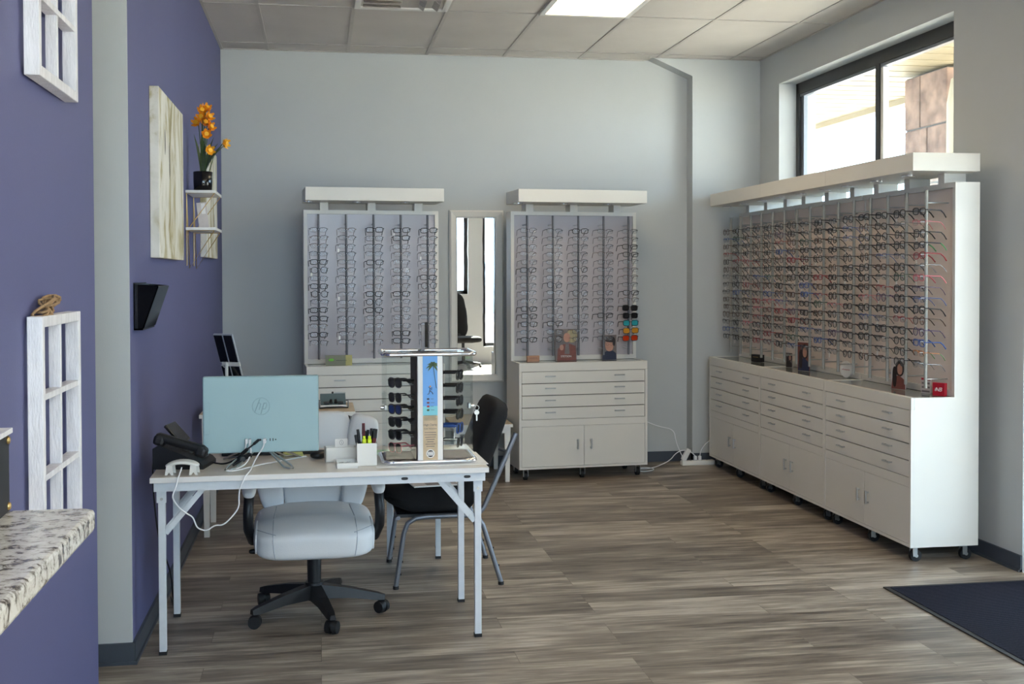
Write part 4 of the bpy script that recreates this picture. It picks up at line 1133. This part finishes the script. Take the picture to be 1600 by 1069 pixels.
q = MB().b2((-.116, -.131, .006), (.116, .131, .0072), M_print2); q.b2((-.05, -.12, .0072), (.10, -.02, .0076), M_pgrey); q.b2((-.09, .01, .0072), (.08, .11, .0076), M_olive); q.build('cover', t)

# ------------------------------------------------------------------ things on the side table
t = thing('optical_gauge', 'grey optical instrument with wire handle on the side table', 'optical instrument', (.078, -1.93, .72), R_(3))
MB().prism([(-.055, .018), (.05, .018), (.05, .075), (.01, .083), (-.04, .03)], 'x', -.075, .075, M_slate).build('instrument_body', t)
q = MB().b2((-.08, -.07, .006), (.08, .055, .020), M_trimw, .004); q.build('instrument_base', t)
q = MB()
for sg in (-1, 1): q.tube([(sg * .075, -.07, .0045), (sg * .086, -.075, .004), (sg * .086, -.075, .045), (sg * .076, -.03, .045)], .0035, M_grey, 7)
q.tube([(-.086, -.075, .0045), (-.04, -.078, .010), (.04, -.078, .010), (.086, -.075, .0045)], .0035, M_black, 7); q.build('wire_handle', t)
q = MB()
for sg in (-1, 1):
    q.b2((sg * .042 - .016, -.062, .026), (sg * .042 + .016, -.04, .040), M_black, .002); q.cyl((sg * .014, -.03, .046), (sg * .014, -.05, .034), .009, M_black)
q.ball((0, .03, .086), .007, M_black, 3); q.build('eyepieces', t)
t = thing('panel_stand', 'tilted white stand with dark panels behind the monitor on the side table', 'panel stand', (-.497, -1.90, .72), 0)
rt = Matrix.Rotation(R_(-14), 3, 'Y')
hx = Vector((.86, -.51, 0)); uz = Vector((-.23, -.30, .93)); uz = (uz - hx * uz.dot(hx)).normalized(); ny = uz.cross(hx)
q = MB(); q.T = Matrix.Translation((-.035, .0, .27)) @ Matrix((hx, ny, uz)).transposed().to_4x4()
for cx, ca in ((-.034, 0), (.034, 0)):
    for zc_ in (-.10, .105):
        q.b2((cx - .0335, -.006, zc_ - .095), (cx + .034, .006, zc_ + .095), M_greyw, .002)
T0 = q.T.copy(); q.build('panel_frame', t)
for cx in (-.034, .034):
    for zc_ in (-.10, .105):
        q = MB(); q.T = T0; q.b2((cx - .0285, -.009, zc_ - .088), (cx + .0285, -.0055, zc_ + .088), M_blackg); q.build('dark_panel', t)
q = MB(); q.T = T0; q.b2((-.05, -.014, -.006), (.078, -.006, .018), M_trimw, .002); q.cyl((-.02, -.03, .004), (-.02, -.01, .004), .016, M_trimw, seg=20); q.cyl((-.02, -.034, .004), (-.02, -.03, .004), .006, M_alu); q.build('hinge_bar', t)
q = MB().cyl((-.056, -.018, .006), (-.056, -.018, .27), .010, M_trimw, seg=14); q.b2((-.12, -.06, 0), (.02, .06, .010), M_trimw, .003); q.build('post', t)

# ------------------------------------------------------------------ left wall: shelf, pot, canvases, file holder
for (ya, yb, za, zb, lb) in ((-3.73, -2.83, 1.603, 2.357, 'large birch bark canvas nearer the black wall file'), (-1.60, -.86, 1.640, 2.345, 'birch bark canvas behind the little shelf near the back wall')):
    o = MB().b2((0, -(yb - ya) / 2, 0), (.04, (yb - ya) / 2, zb - za), M_canvas, .002)
    for q_ in range(3):
        yk = rng.uniform(-.25, .25); zk = rng.uniform(.15, .6)
        o.pillow((.0402, yk, zk), (.0006, .018, .06), M_olivedk, 2.2, 5); o.pillow((.0404, yk, zk), (.0007, .009, .05), M_brown, 2.2, 5)
    tag(o.build('canvas_painting', None, (XL + .001, (ya + yb) / 2, za)), lb, 'painting', 'birch bark canvases')
t = thing('wall_shelf', 'two-tier white shelf with gold wire brackets on the purple wall', 'shelf', (XL, -2.40, 1.56), 0)
for z, nm in ((.44, 0), (.233, 1)): MB().b2((.002, 0, z - .016), (.165, .40, z), M_trimw, .002).build('shelf_board', t)
for y in (.02, .38):
    q = MB()
    q.tube([(.006, y, .424), (.02, y, .005), (.155, y, .215)], .0028, M_gold, 6); q.tube([(.006, y, .424), (.006, y, .02)], .0028, M_gold, 6)
    q.tube([(.02, y, .232), (.158, y, .424), (.01, y, .424)], .0028, M_gold, 6); q.tube([(.155, y, .215), (.005, y, .215)], .0028, M_gold, 6)
    q.build('wire_bracket', t)
t = thing('flower_pot', 'glossy black pot of orange daffodils on the top wall shelf', 'flower pot', (XL + .085, -2.27, 2.0005), 0)
MB().lathe([(.044, 0), (.050, .004), (.053, .05), (.054, .11), (.050, .112), (.048, .10), (.0, .098)], (0, 0, 0), M_blackg, 28).build('pot', t)
fl = [((-.004, .0, .452), (.2, -.9, .35), M_orange), ((.030, -.02, .415), (.6, -.7, .3), M_orange), ((.004, -.02, .415), (-.3, -.9, .2), M_orange), ((.034, .0, .36), (.7, -.6, .3), M_orange), ((-.022, .0, .385), (-.5, -.8, .2), M_orange),
      ((.022, -.03, .318), (.2, -1, .1), M_orange), ((.036, -.05, .225), (.5, -.9, .1), M_yel), ((.112, -.01, .275), (.9, -.5, -.1), M_yel), ((.012, .0, .385), (.3, -.8, .3), M_orange), ((.018, .01, .462), (.3, -.5, .6), M_orange)]
for (p, d0, m) in fl:
    p = Vector(p); d0 = Vector(d0).normalized(); u = d0.orthogonal().normalized(); w_ = d0.cross(u)
    q = MB()
    for i in range(6):
        a = 2 * PI * i / 6; e = u * math.cos(a) + w_ * math.sin(a); tn = d0.cross(e)
        base = p; mid = p + e * .020 + d0 * .012; tip_ = p + e * .030 + d0 * .034
        vs = [base - tn * .003, base + tn * .003, mid + tn * .013, tip_ + tn * .004, tip_ - tn * .004, mid - tn * .013, mid + d0 * .004]
        q.raw(vs, [[0, 1, 2, 6], [0, 6, 5], [6, 2, 3, 4], [6, 4, 5]], m, True)
    q.lathe([(.004, 0), (.012, .022), (.015, .034), (.010, .026), (.002, .012)], (0, 0, 0), M_yel, 10) if False else None
    q.tube([p + d0 * .002, p + d0 * .018, p + d0 * .03], [.004, .010, .013], M_yel, 8)
    q.build('flower', t)
    MB().tube([(p.x * .25, p.y * .25, .09), (p.x * .55, p.y * .5, .09 + (p.z - .09) * .6), tuple(p)], .0025, M_leaf, 6).build('stem', t)
for i in range(13):
    a = rng.uniform(0, 2 * PI); L = rng.uniform(.14, .26); lean = rng.uniform(.25, .75); d0 = Vector((math.cos(a), math.sin(a), 0)); n_ = Vector((-d0.y, d0.x, 0))
    if d0.x < -.3: lean *= .35
    vs = []
    for k_ in range(7):
        u_ = k_ / 6; c_ = d0 * (.01 + L * lean * u_ ** 1.6) + Vector((0, 0, .09 + L * u_ * (1 - .25 * lean * u_))); wd = .011 * math.sin(PI * (.15 + .85 * u_)) + .0004
        vs += [c_ + n_ * wd, c_ - d0 * .002 + Vector((0, 0, -.001)), c_ - n_ * wd]
    fs = []
    for k_ in range(6): fs += [[3 * k_, 3 * k_ + 1, 3 * k_ + 4, 3 * k_ + 3], [3 * k_ + 1, 3 * k_ + 2, 3 * k_ + 5, 3 * k_ + 4]]
    MB().raw(vs, fs, M_leaf if i % 2 else M_leafd, True).build('leaf', t)
o = MB().box((0, 0, .075), (.055, .003, .15), M_print2, 0, Matrix.Rotation(R_(-6), 3, 'Y')); o.box((.004, -.002, .115), (.022, .002, .06), M_paper, 0, Matrix.Rotation(R_(-6), 3, 'Y'))
tag(o.build('small_print', None, (XL + .075, -2.2, 1.7935), R_(0)), 'small pale card leaning on the lower wall shelf', 'card')
t = thing('wall_file', 'glossy black wall file holder on the purple wall near the desk', 'wall file', (XL, -4.20, 1.305), 0)
q = MB(); q.prism([(0, 0), (.030, .0), (.040, .01), (.098, .175), (.094, .177), (.034, .012), (.004, .012), (.004, .185), (0, .185)], 'y', 0, .004, M_blackg); q.prism([(.004, .012), (.034, .012), (.094, .177), (.004, .185)], 'y', .0, .003, M_blackg); q.build('side_plate', t); q = MB()
q.prism([(.004, .012), (.034, .012), (.094, .177), (.004, .185)], 'y', .317, .32, M_blackg); q.build('side_plate', t)
q = MB(); q.prism([(.030, .0), (.040, .008), (.098, .175), (.094, .177), (.036, .012)], 'y', 0, .32, M_blackg); q.build('front_plate', t)
MB().prism([(0, 0), (.036, .0), (.036, .006), (.004, .006), (.004, .19), (0, .19)], 'y', 0, .32, M_blackg).build('back_plate', t)

# ------------------------------------------------------------------ near purple wall: window-frame decorations
def window_decor(label, z0, h, twine):
    t = thing('window_frame_decor', label, 'wall decoration', (XL, -5.68, z0), 0, 'whitewashed window frame decorations')
    w, d = .218, .046
    for sg in (-1, 1): MB().b2((.008, sg * w - .0125, 0), (d, sg * w + .0125, h), M_wash, .002).build('stile', t)
    for z in (0, h - .028): MB().b2((.008, -w + .0125, z), (d, w - .0125, z + .028), M_wash, .002).build('rail', t)
    MB().b2((.010, -.009, .028), (d - .006, .009, h - .028), M_wash, .001).build('mullion', t)
    q = MB(); q.cyl((.0002, -.1, h - .014), (.01, -.1, h - .014), .006, M_alu); q.cyl((.0002, .1, h - .014), (.01, .1, h - .014), .006, M_alu); q.build('hanging_hook', t)
    for i in (1, 2): MB().b2((.010, -w + .0125, h * i / 3 - .008), (d - .003, w - .0125, h * i / 3 + .008), M_wash, .001).build('muntin', t)
    if twine:
        q = MB()
        for i in range(6):
            a = i * .9; r = .022 + .008 * math.sin(i * 1.7)
            q.tube([(.026 + .016 * math.sin(4 * PI * k_ / 14 + a), -.085 + .085 * math.cos(2 * PI * k_ / 14) * (.5 + .1 * i) + .03 * math.sin(a * 1.3), h + .022 + r * .95 * math.sin(2 * PI * k_ / 14 + a * .5)) for k_ in range(14)], .0038, M_twine, 6, closed=True)
        q.build('twine_bow', t)
window_decor('whitewashed window frame decoration with twine bow behind the granite counter', .80, .62, True)
window_decor('whitewashed window frame decoration hung high up on the near purple wall', 2.025, .62, False)

# ------------------------------------------------------------------ granite counter and black box
t = thing('reception_counter', 'speckled granite counter end at the left edge of the view', 'counter', (XL + .002, -6.6, 0), 0)
cz = 1.07
pts = [(0, 0), (.30 - .025, 0)] + [(.275 + .025 * math.sin(R_(a)), -.025 + .025 * math.cos(R_(a))) for a in (15, 30, 45, 60, 75, 90)] + [(.30, -1.9), (0, -1.9)]
def slab(poly, za, zb, r, m):
    q = MB(); n_ = len(poly); rings = []
    cx = sum(p[0] for p in poly) / n_; cy = sum(p[1] for p in poly) / n_
    for z, ins in ((za, r), (za + r * .3, r * .3), (za + r, 0), (zb - r, 0), (zb - r * .3, r * .3), (zb, r)):
        ring = []
        for p in poly:
            ring.append((p[0] - (ins if p[0] > .2 else 0) * 1.0, p[1] - (ins if p[1] > -.03 else 0), z))
        rings.append(ring)
    vs = [v for r_ in rings for v in r_]; fs = [list(range(n_)), list(range((len(rings) - 1) * n_, len(rings) * n_))[::-1]]
    for i in range(len(rings) - 1):
        for j in range(n_): fs.append([i * n_ + j, (i + 1) * n_ + j, (i + 1) * n_ + (j + 1) % n_, i * n_ + (j + 1) % n_])
    q.raw(vs, fs, m); return q
slab(pts, cz - .042, cz, .008, M_granite).build('countertop', t)
MB().b2((0, -1.85, 0), (.02, -.25, cz - .042), M_purple).build('support_panel', t)
t = thing('keepsake_box', 'black box with white lid and brass studs on the granite counter', 'box', (-.684, -6.715, 1.0705), R_(2))
MB().b2((-.03, -.30, 0), (.098, .10, .150), M_black, .002).build('box_body', t)
MB().b2((-.03, -.305, .150), (.104, .105, .160), M_wash, .001).build('box_lid', t)
for z in (.012, .138):
    for y in (.088, -.288): MB().ball((.099, y, z), .008, M_gold, 4, (.6, 1, 1)).build('brass_stud', t)
# ------------------------------------------------------------------ door mat
t = thing('door_mat', 'black ribbed door mat on the floor at the right', 'mat', (3.13, -4.42, 0), 0)
MB().b2((-.415, -.60, .0), (.38, .60, .008), M_mat).build('mat_pile', t)
q = MB().b2((-.44, -.625, 0), (-.415, .625, .006), M_rubber); q.b2((.38, -.625, 0), (.395, .625, .006), M_rubber); q.b2((-.415, .60, 0), (.38, .625, .006), M_rubber); q.b2((-.415, -.625, 0), (.38, -.60, .006), M_rubber)
q.build('rubber_edge', t)

# ------------------------------------------------------------------ power strip and cords by the column
t = thing('power_strip', 'white power strip on the floor in front of the column', 'power strip', (2.97, -.21, 0), R_(2))
MB().b2((-.125, -.028, 0), (.15, .028, .036), M_trimw, .006).build('strip_body', t)
q = MB()
for i in range(5): q.b2((-.09 + i * .045 - .006, -.008, .0355), (-.09 + i * .045 + .006, .008, .0368), M_grey)
q.build('sockets', t)
q = MB().box((-.085, .0, .085), (.04, .032, .10), M_trimw, .005, Matrix.Rotation(R_(28), 3, 'Y')); q.b2((-.12, -.015, .036), (-.085, .015, .058), M_trimw, .004); q.build('power_adapter', t)
def cord(label, pts, plug):
    o = cable('extension_cord', label, pts, .0038, M_cable)
    q = MB().b2((plug[0] - .012, plug[1] - .012, plug[2]), (plug[0] + .012, plug[1] + .012, plug[2] + .035), M_cable, .005); q.build('plug', o)
cord('thin white cord from the back display to the adapter', [(2.49, -.25, .39), (2.572, -.2, .349), (2.667, -.2, .311), (2.789, -.2, .287), (2.805, -.2, .19), (2.842, -.2, .10), (2.862, -.21, .06)], (2.862, -.21, .037))
cord('thick white cord arching over the floor to the power strip', [(2.42, -.34, .006), (2.52, -.36, .006), (2.60, -.30, .006), (2.661, -.24, .010), (2.751, -.22, .043), (2.798, -.22, .101), (2.862, -.22, .126), (2.926, -.22, .107), (2.963, -.215, .07), (2.963, -.212, .06)], (2.963, -.212, .037))
cord('white cord from the right wall display to the power strip', [(3.11, -.30, .22), (3.075, -.22, .196), (3.011, -.21, .126), (3.0, -.21, .06)], (3.0, -.21, .037))
lp = [(2.40, -.42, .006), (2.46, -.48, .006), (2.54, -.44, .006), (2.58, -.36, .006), (2.52, -.32, .012), (2.44, -.36, .012), (2.42, -.42, .006)]
cable('extension_cord', 'looped white cord on the floor under the right back display', lp, .0036, M_cable)
o = cable('power_cable', 'black cord hanging behind the left desk legs', [(-.70, -3.93, .73), (-.715, -3.85, .70), (-.718, -3.80, .55), (-.70, -3.78, .35), (-.66, -3.72, .22), (-.655, -3.68, .08), (-.66, -3.6, .006), (-.70, -3.4, .006)], .0035, M_black)

# ------------------------------------------------------------------ signs and cards on the displays
def card_on(c, rz, xl, yl, w, h, z=ZT):
    return loc_in(c, rz, xl, yl, z)
# right back display
t = thing('photo_card', 'photo card of a blond person in a reddish jacket on the right back display', 'photo card', loc_in(CB, RBt, -.09, .17, ZT), RBt)
MB().b2((-.083, -.002, 0), (.083, .002, .240), M_pgrey).build('card_sheet', t)
q = MB(); yf = -.0024
q.pillow((.045, yf, .185), (.045, .0008, .050), M_blond, 2.2, 6); q.pillow((.006, yf - .001, .175), (.026, .0008, .036), M_skin, 2.2, 6)
q.prism([(-.07, 0), (-.065, .09), (-.02, .125), (.03, .128), (.075, .11), (.08, 0)], 'y', yf - .0006, yf, M_jacket); q.prism([(-.012, .05), (.028, .05), (.022, .125), (-.004, .125)], 'y', yf - .0012, yf - .0006, M_pgrey)
q.pillow((-.035, yf - .001, .10), (.016, .0008, .022), M_skin, 2.2, 5); q.build('portrait_print', t)
text_obj('lettering', 'STETSON', .020, M_paper, t, (.0, yf - .002, .032), (PI / 2, 0, 0), .0003)
t = thing('photo_card', 'photo card of a dark haired person in glasses on the right back display', 'photo card', loc_in(CB, RBt, .255, .17, ZT), RBt)
MB().b2((-.058, -.002, 0), (.058, .002, .190), M_pgrey).build('card_sheet', t)
q = MB()
q.prism([(-.055, 0), (-.052, .05), (-.02, .068), (.03, .068), (.054, .05), (.055, 0)], 'y', yf - .0006, yf, M_navy); q.pillow((.0, yf - .0006, .112), (.034, .0008, .048), M_skin, 2.2, 6)
q.pillow((.006, yf - .0008, .155), (.040, .0009, .026), M_hair, 2.2, 6); q.pillow((.036, yf - .0007, .135), (.012, .0008, .03), M_hair, 2.2, 5)
for sx in (-.016, .014): q.tube([(sx + .011 * math.cos(2 * PI * i / 12), yf - .002, .118 + .008 * math.sin(2 * PI * i / 12)) for i in range(12)], .0009, M_black, 4, closed=True)
q.build('portrait_print', t)
o = MB().b2((-.048, -.012, 0), (.048, .012, .045), M_woodblk, .002); o.b2((-.03, -.0128, .026), (.03, -.012, .030), M_jacket)
tag(o.build('wood_block_sign', None, loc_in(CB, RBt, -.36, .13, ZT), RBt), 'small wooden block sign on the right back display', 'sign')
o = MB().b2((-.095, -.006, 0), (.048, .006, .075), M_olivedk, .001); o.b2((.048, -.006, 0), (.095, .006, .075), M_olive, .001); o.pillow((-.055, -.0065, .042), (.02, .0008, .010), M_grn, 2, 5); o.b2((-.02, -.0068, .036), (.055, -.006, .039), M_leafd)
tag(o.build('sign_block', None, loc_in(CA, RA, -.265, .06, ZT), RA), 'olive and gold sign block on the left back display', 'sign')
# right wall displays (world coordinates)
t = thing('logo_block', 'small red block with white letters on the nearest right wall cabinet', 'sign', (3.255, -3.325, ZT), R_(-62))
MB().b2((-.036, -.011, 0), (.036, .011, .070), M_red, .001).build('block', t)
text_obj('lettering', 'N', .030, M_paper, t, (-.009, -.0115, .034), (PI / 2, 0, 0), .0003, .3)
text_obj('lettering', 'B', .030, M_paper, t, (.010, -.0115, .034), (PI / 2, 0, 0), .0003, .3)
q = MB()
for i in range(3): q.b2((-.024 + i * .002, -.0118, .027 + i * .006), (-.010, -.0112, .029 + i * .006), M_paper)
q.build('logo_stripes', t)
t = thing('round_sign', 'round white sign with red script on the middle right wall cabinet', 'sign', (3.262, -2.225, ZT), R_(-75))
q = MB().cyl((0, -.003, .052), (0, .003, .052), .052, M_paper, seg=32); q.b2((-.025, -.008, 0), (.025, .012, .006), M_clear); q.build('disc', t)
q = MB(); q.tube([(-.036 + i * .0036, -.0036, .050 + (.006 if i in (4, 12) else .003) * math.sin(i * 1.9)) for i in range(21)], .0011, M_red, 5); q.build('red_script', t)
def portrait(label, x, y, w, h, back, body, rz):
    t = thing('photo_card', label, 'photo card', (x, y, ZT), rz)
    MB().b2((-w, -.002, 0), (w, .002, h), back).build('card_sheet', t)
    q = MB()
    q.pillow((.01, -.0024, h * .68), (w * .6, .0008, h * .26), M_hair, 2.2, 6); q.pillow((.012, -.0030, h * .66), (w * .36, .0008, h * .18), M_skin, 2.2, 6)
    q.prism([(-w * .95, 0), (-w * .8, h * .36), (w * .1, h * .46), (w * .95, h * .30), (w * .95, 0)], 'y', -.0028, -.0022, body); q.pillow((-w * .5, -.0026, h * .40), (w * .3, .0008, h * .35), M_hair, 2.4, 5)
    q.build('portrait_print', t)
portrait('photo card of a dark haired person on the nearest right wall cabinet', 3.225, -2.945, .052, .170, M_print2, M_jacket, R_(-70))
portrait('tall photo card of a dark haired person on the middle right wall cabinet', 3.215, -1.70, .055, .190, M_jacket, M_navy, R_(-70))
portrait('slim photo card leaning between the far and middle right wall cabinets', 3.24, -1.40, .03, .10, M_pgrey, M_hair, R_(-70))
o = MB().b2((-.05, -.02, 0), (.05, .02, .055), M_black, .001); o.b2((-.03, -.0205, .035), (.03, -.02, .038), M_gold)
tag(o.build('black_sign_box', None, (3.21, -.90, ZT), R_(-70)), 'small black sign box on the far right wall cabinet', 'sign')
o = MB().b2((-.032, -.004, 0), (.032, .004, .085), M_print2, .001)
for i in range(3): o.b2((-.026, -.0048, .006 + i * .022), (.026, -.004, .016 + i * .022), M_pgrey)
o.b2((-.03, -.0048, .072), (.03, -.004, .083), M_red)
tag(o.build('leaflet_stand', None, (3.255, -3.19, ZT), R_(-70)), 'small clear card with red band beside the red logo block', 'card')

# ------------------------------------------------------------------ light
w = bpy.data.worlds.new('World'); SC.world = w; w.use_nodes = True
N = w.node_tree.nodes; L = w.node_tree.links; bg = N['Background']
tc = N.new('ShaderNodeTexCoord'); sx = N.new('ShaderNodeSeparateXYZ'); L.new(tc.outputs['Generated'], sx.inputs[0])
rp = N.new('ShaderNodeValToRGB'); rp.color_ramp.elements[0].position = .45; rp.color_ramp.elements[0].color = (.62, .79, 1.0, 1)
rp.color_ramp.elements[1].position = .9; rp.color_ramp.elements[1].color = (.42, .62, 1.0, 1)
L.new(sx.outputs['Z'], rp.inputs['Fac']); L.new(rp.outputs['Color'], bg.inputs['Color']); bg.inputs['Strength'].default_value = 8.0
sd = bpy.data.lights.new('sun', 'SUN'); sd.energy = 100; sd.angle = R_(.6); sd.color = (1, .92, .80)
so = bpy.data.objects.new('sun', sd); COL.objects.link(so)
so.rotation_euler = Vector((-.22, .62, -.75)).to_track_quat('-Z', 'Y').to_euler(); so.location = (5, -20, 15)
def portal(loc, direction, sx_, sy_):
    ld = bpy.data.lights.new('portal', 'AREA'); ld.shape = 'RECTANGLE'; ld.size = sx_; ld.size_y = sy_
    ld.cycles.is_portal = True
    o = bpy.data.objects.new('window_daylight', ld); COL.objects.link(o); o.location = loc
    o.rotation_euler = Vector(direction).to_track_quat('-Z', 'Z').to_euler()
portal((XR + .32, (WIN[0] + WIN[1]) / 2, (WIN[2] + WIN[3]) / 2), (-1, 0, 0), WIN[1] - WIN[0], WIN[3] - WIN[2])
portal((XR + .32, (DOOR[0] + DOOR[1]) / 2, DOOR[2] / 2), (-1, 0, 0), DOOR[1] - DOOR[0], DOOR[2])
for a, b_, za, zb in FW: portal(((a + b_) / 2, YF - .27, (za + zb) / 2), (0, 1, 0), b_ - a, zb - za)

# ------------------------------------------------------------------ camera
cd = bpy.data.cameras.new('camera'); cam = bpy.data.objects.new('camera', cd); COL.objects.link(cam)
yaw, pitch, roll = .1586, -.0203, -.0028
cy, sy, cp, sp = math.cos(yaw), math.sin(yaw), math.cos(pitch), math.sin(pitch)
fw = Vector((sy * cp, cy * cp, sp)); r = Vector((cy, -sy, 0)); u = r.cross(fw)
r2 = math.cos(roll) * r + math.sin(roll) * u; u2 = -math.sin(roll) * r + math.cos(roll) * u
M = Matrix((r2, u2, -fw)).transposed().to_4x4(); M.translation = Vector((0, -8.9044, 1.5204))
cam.matrix_world = M
cd.sensor_width = 36; cd.sensor_fit = 'HORIZONTAL'; cd.lens = 1772.93 * 36 / 1600
cd.shift_x = 17.486 / 1600; cd.shift_y = -68.109 / 1600
cd.clip_start = .05; cd.clip_end = 200
SC.camera = cam
vs = SC.view_settings; vs.view_transform = 'Standard'; vs.look = 'None'; vs.gamma = 1; vs.use_curve_mapping = False
vs.exposure = 0.56
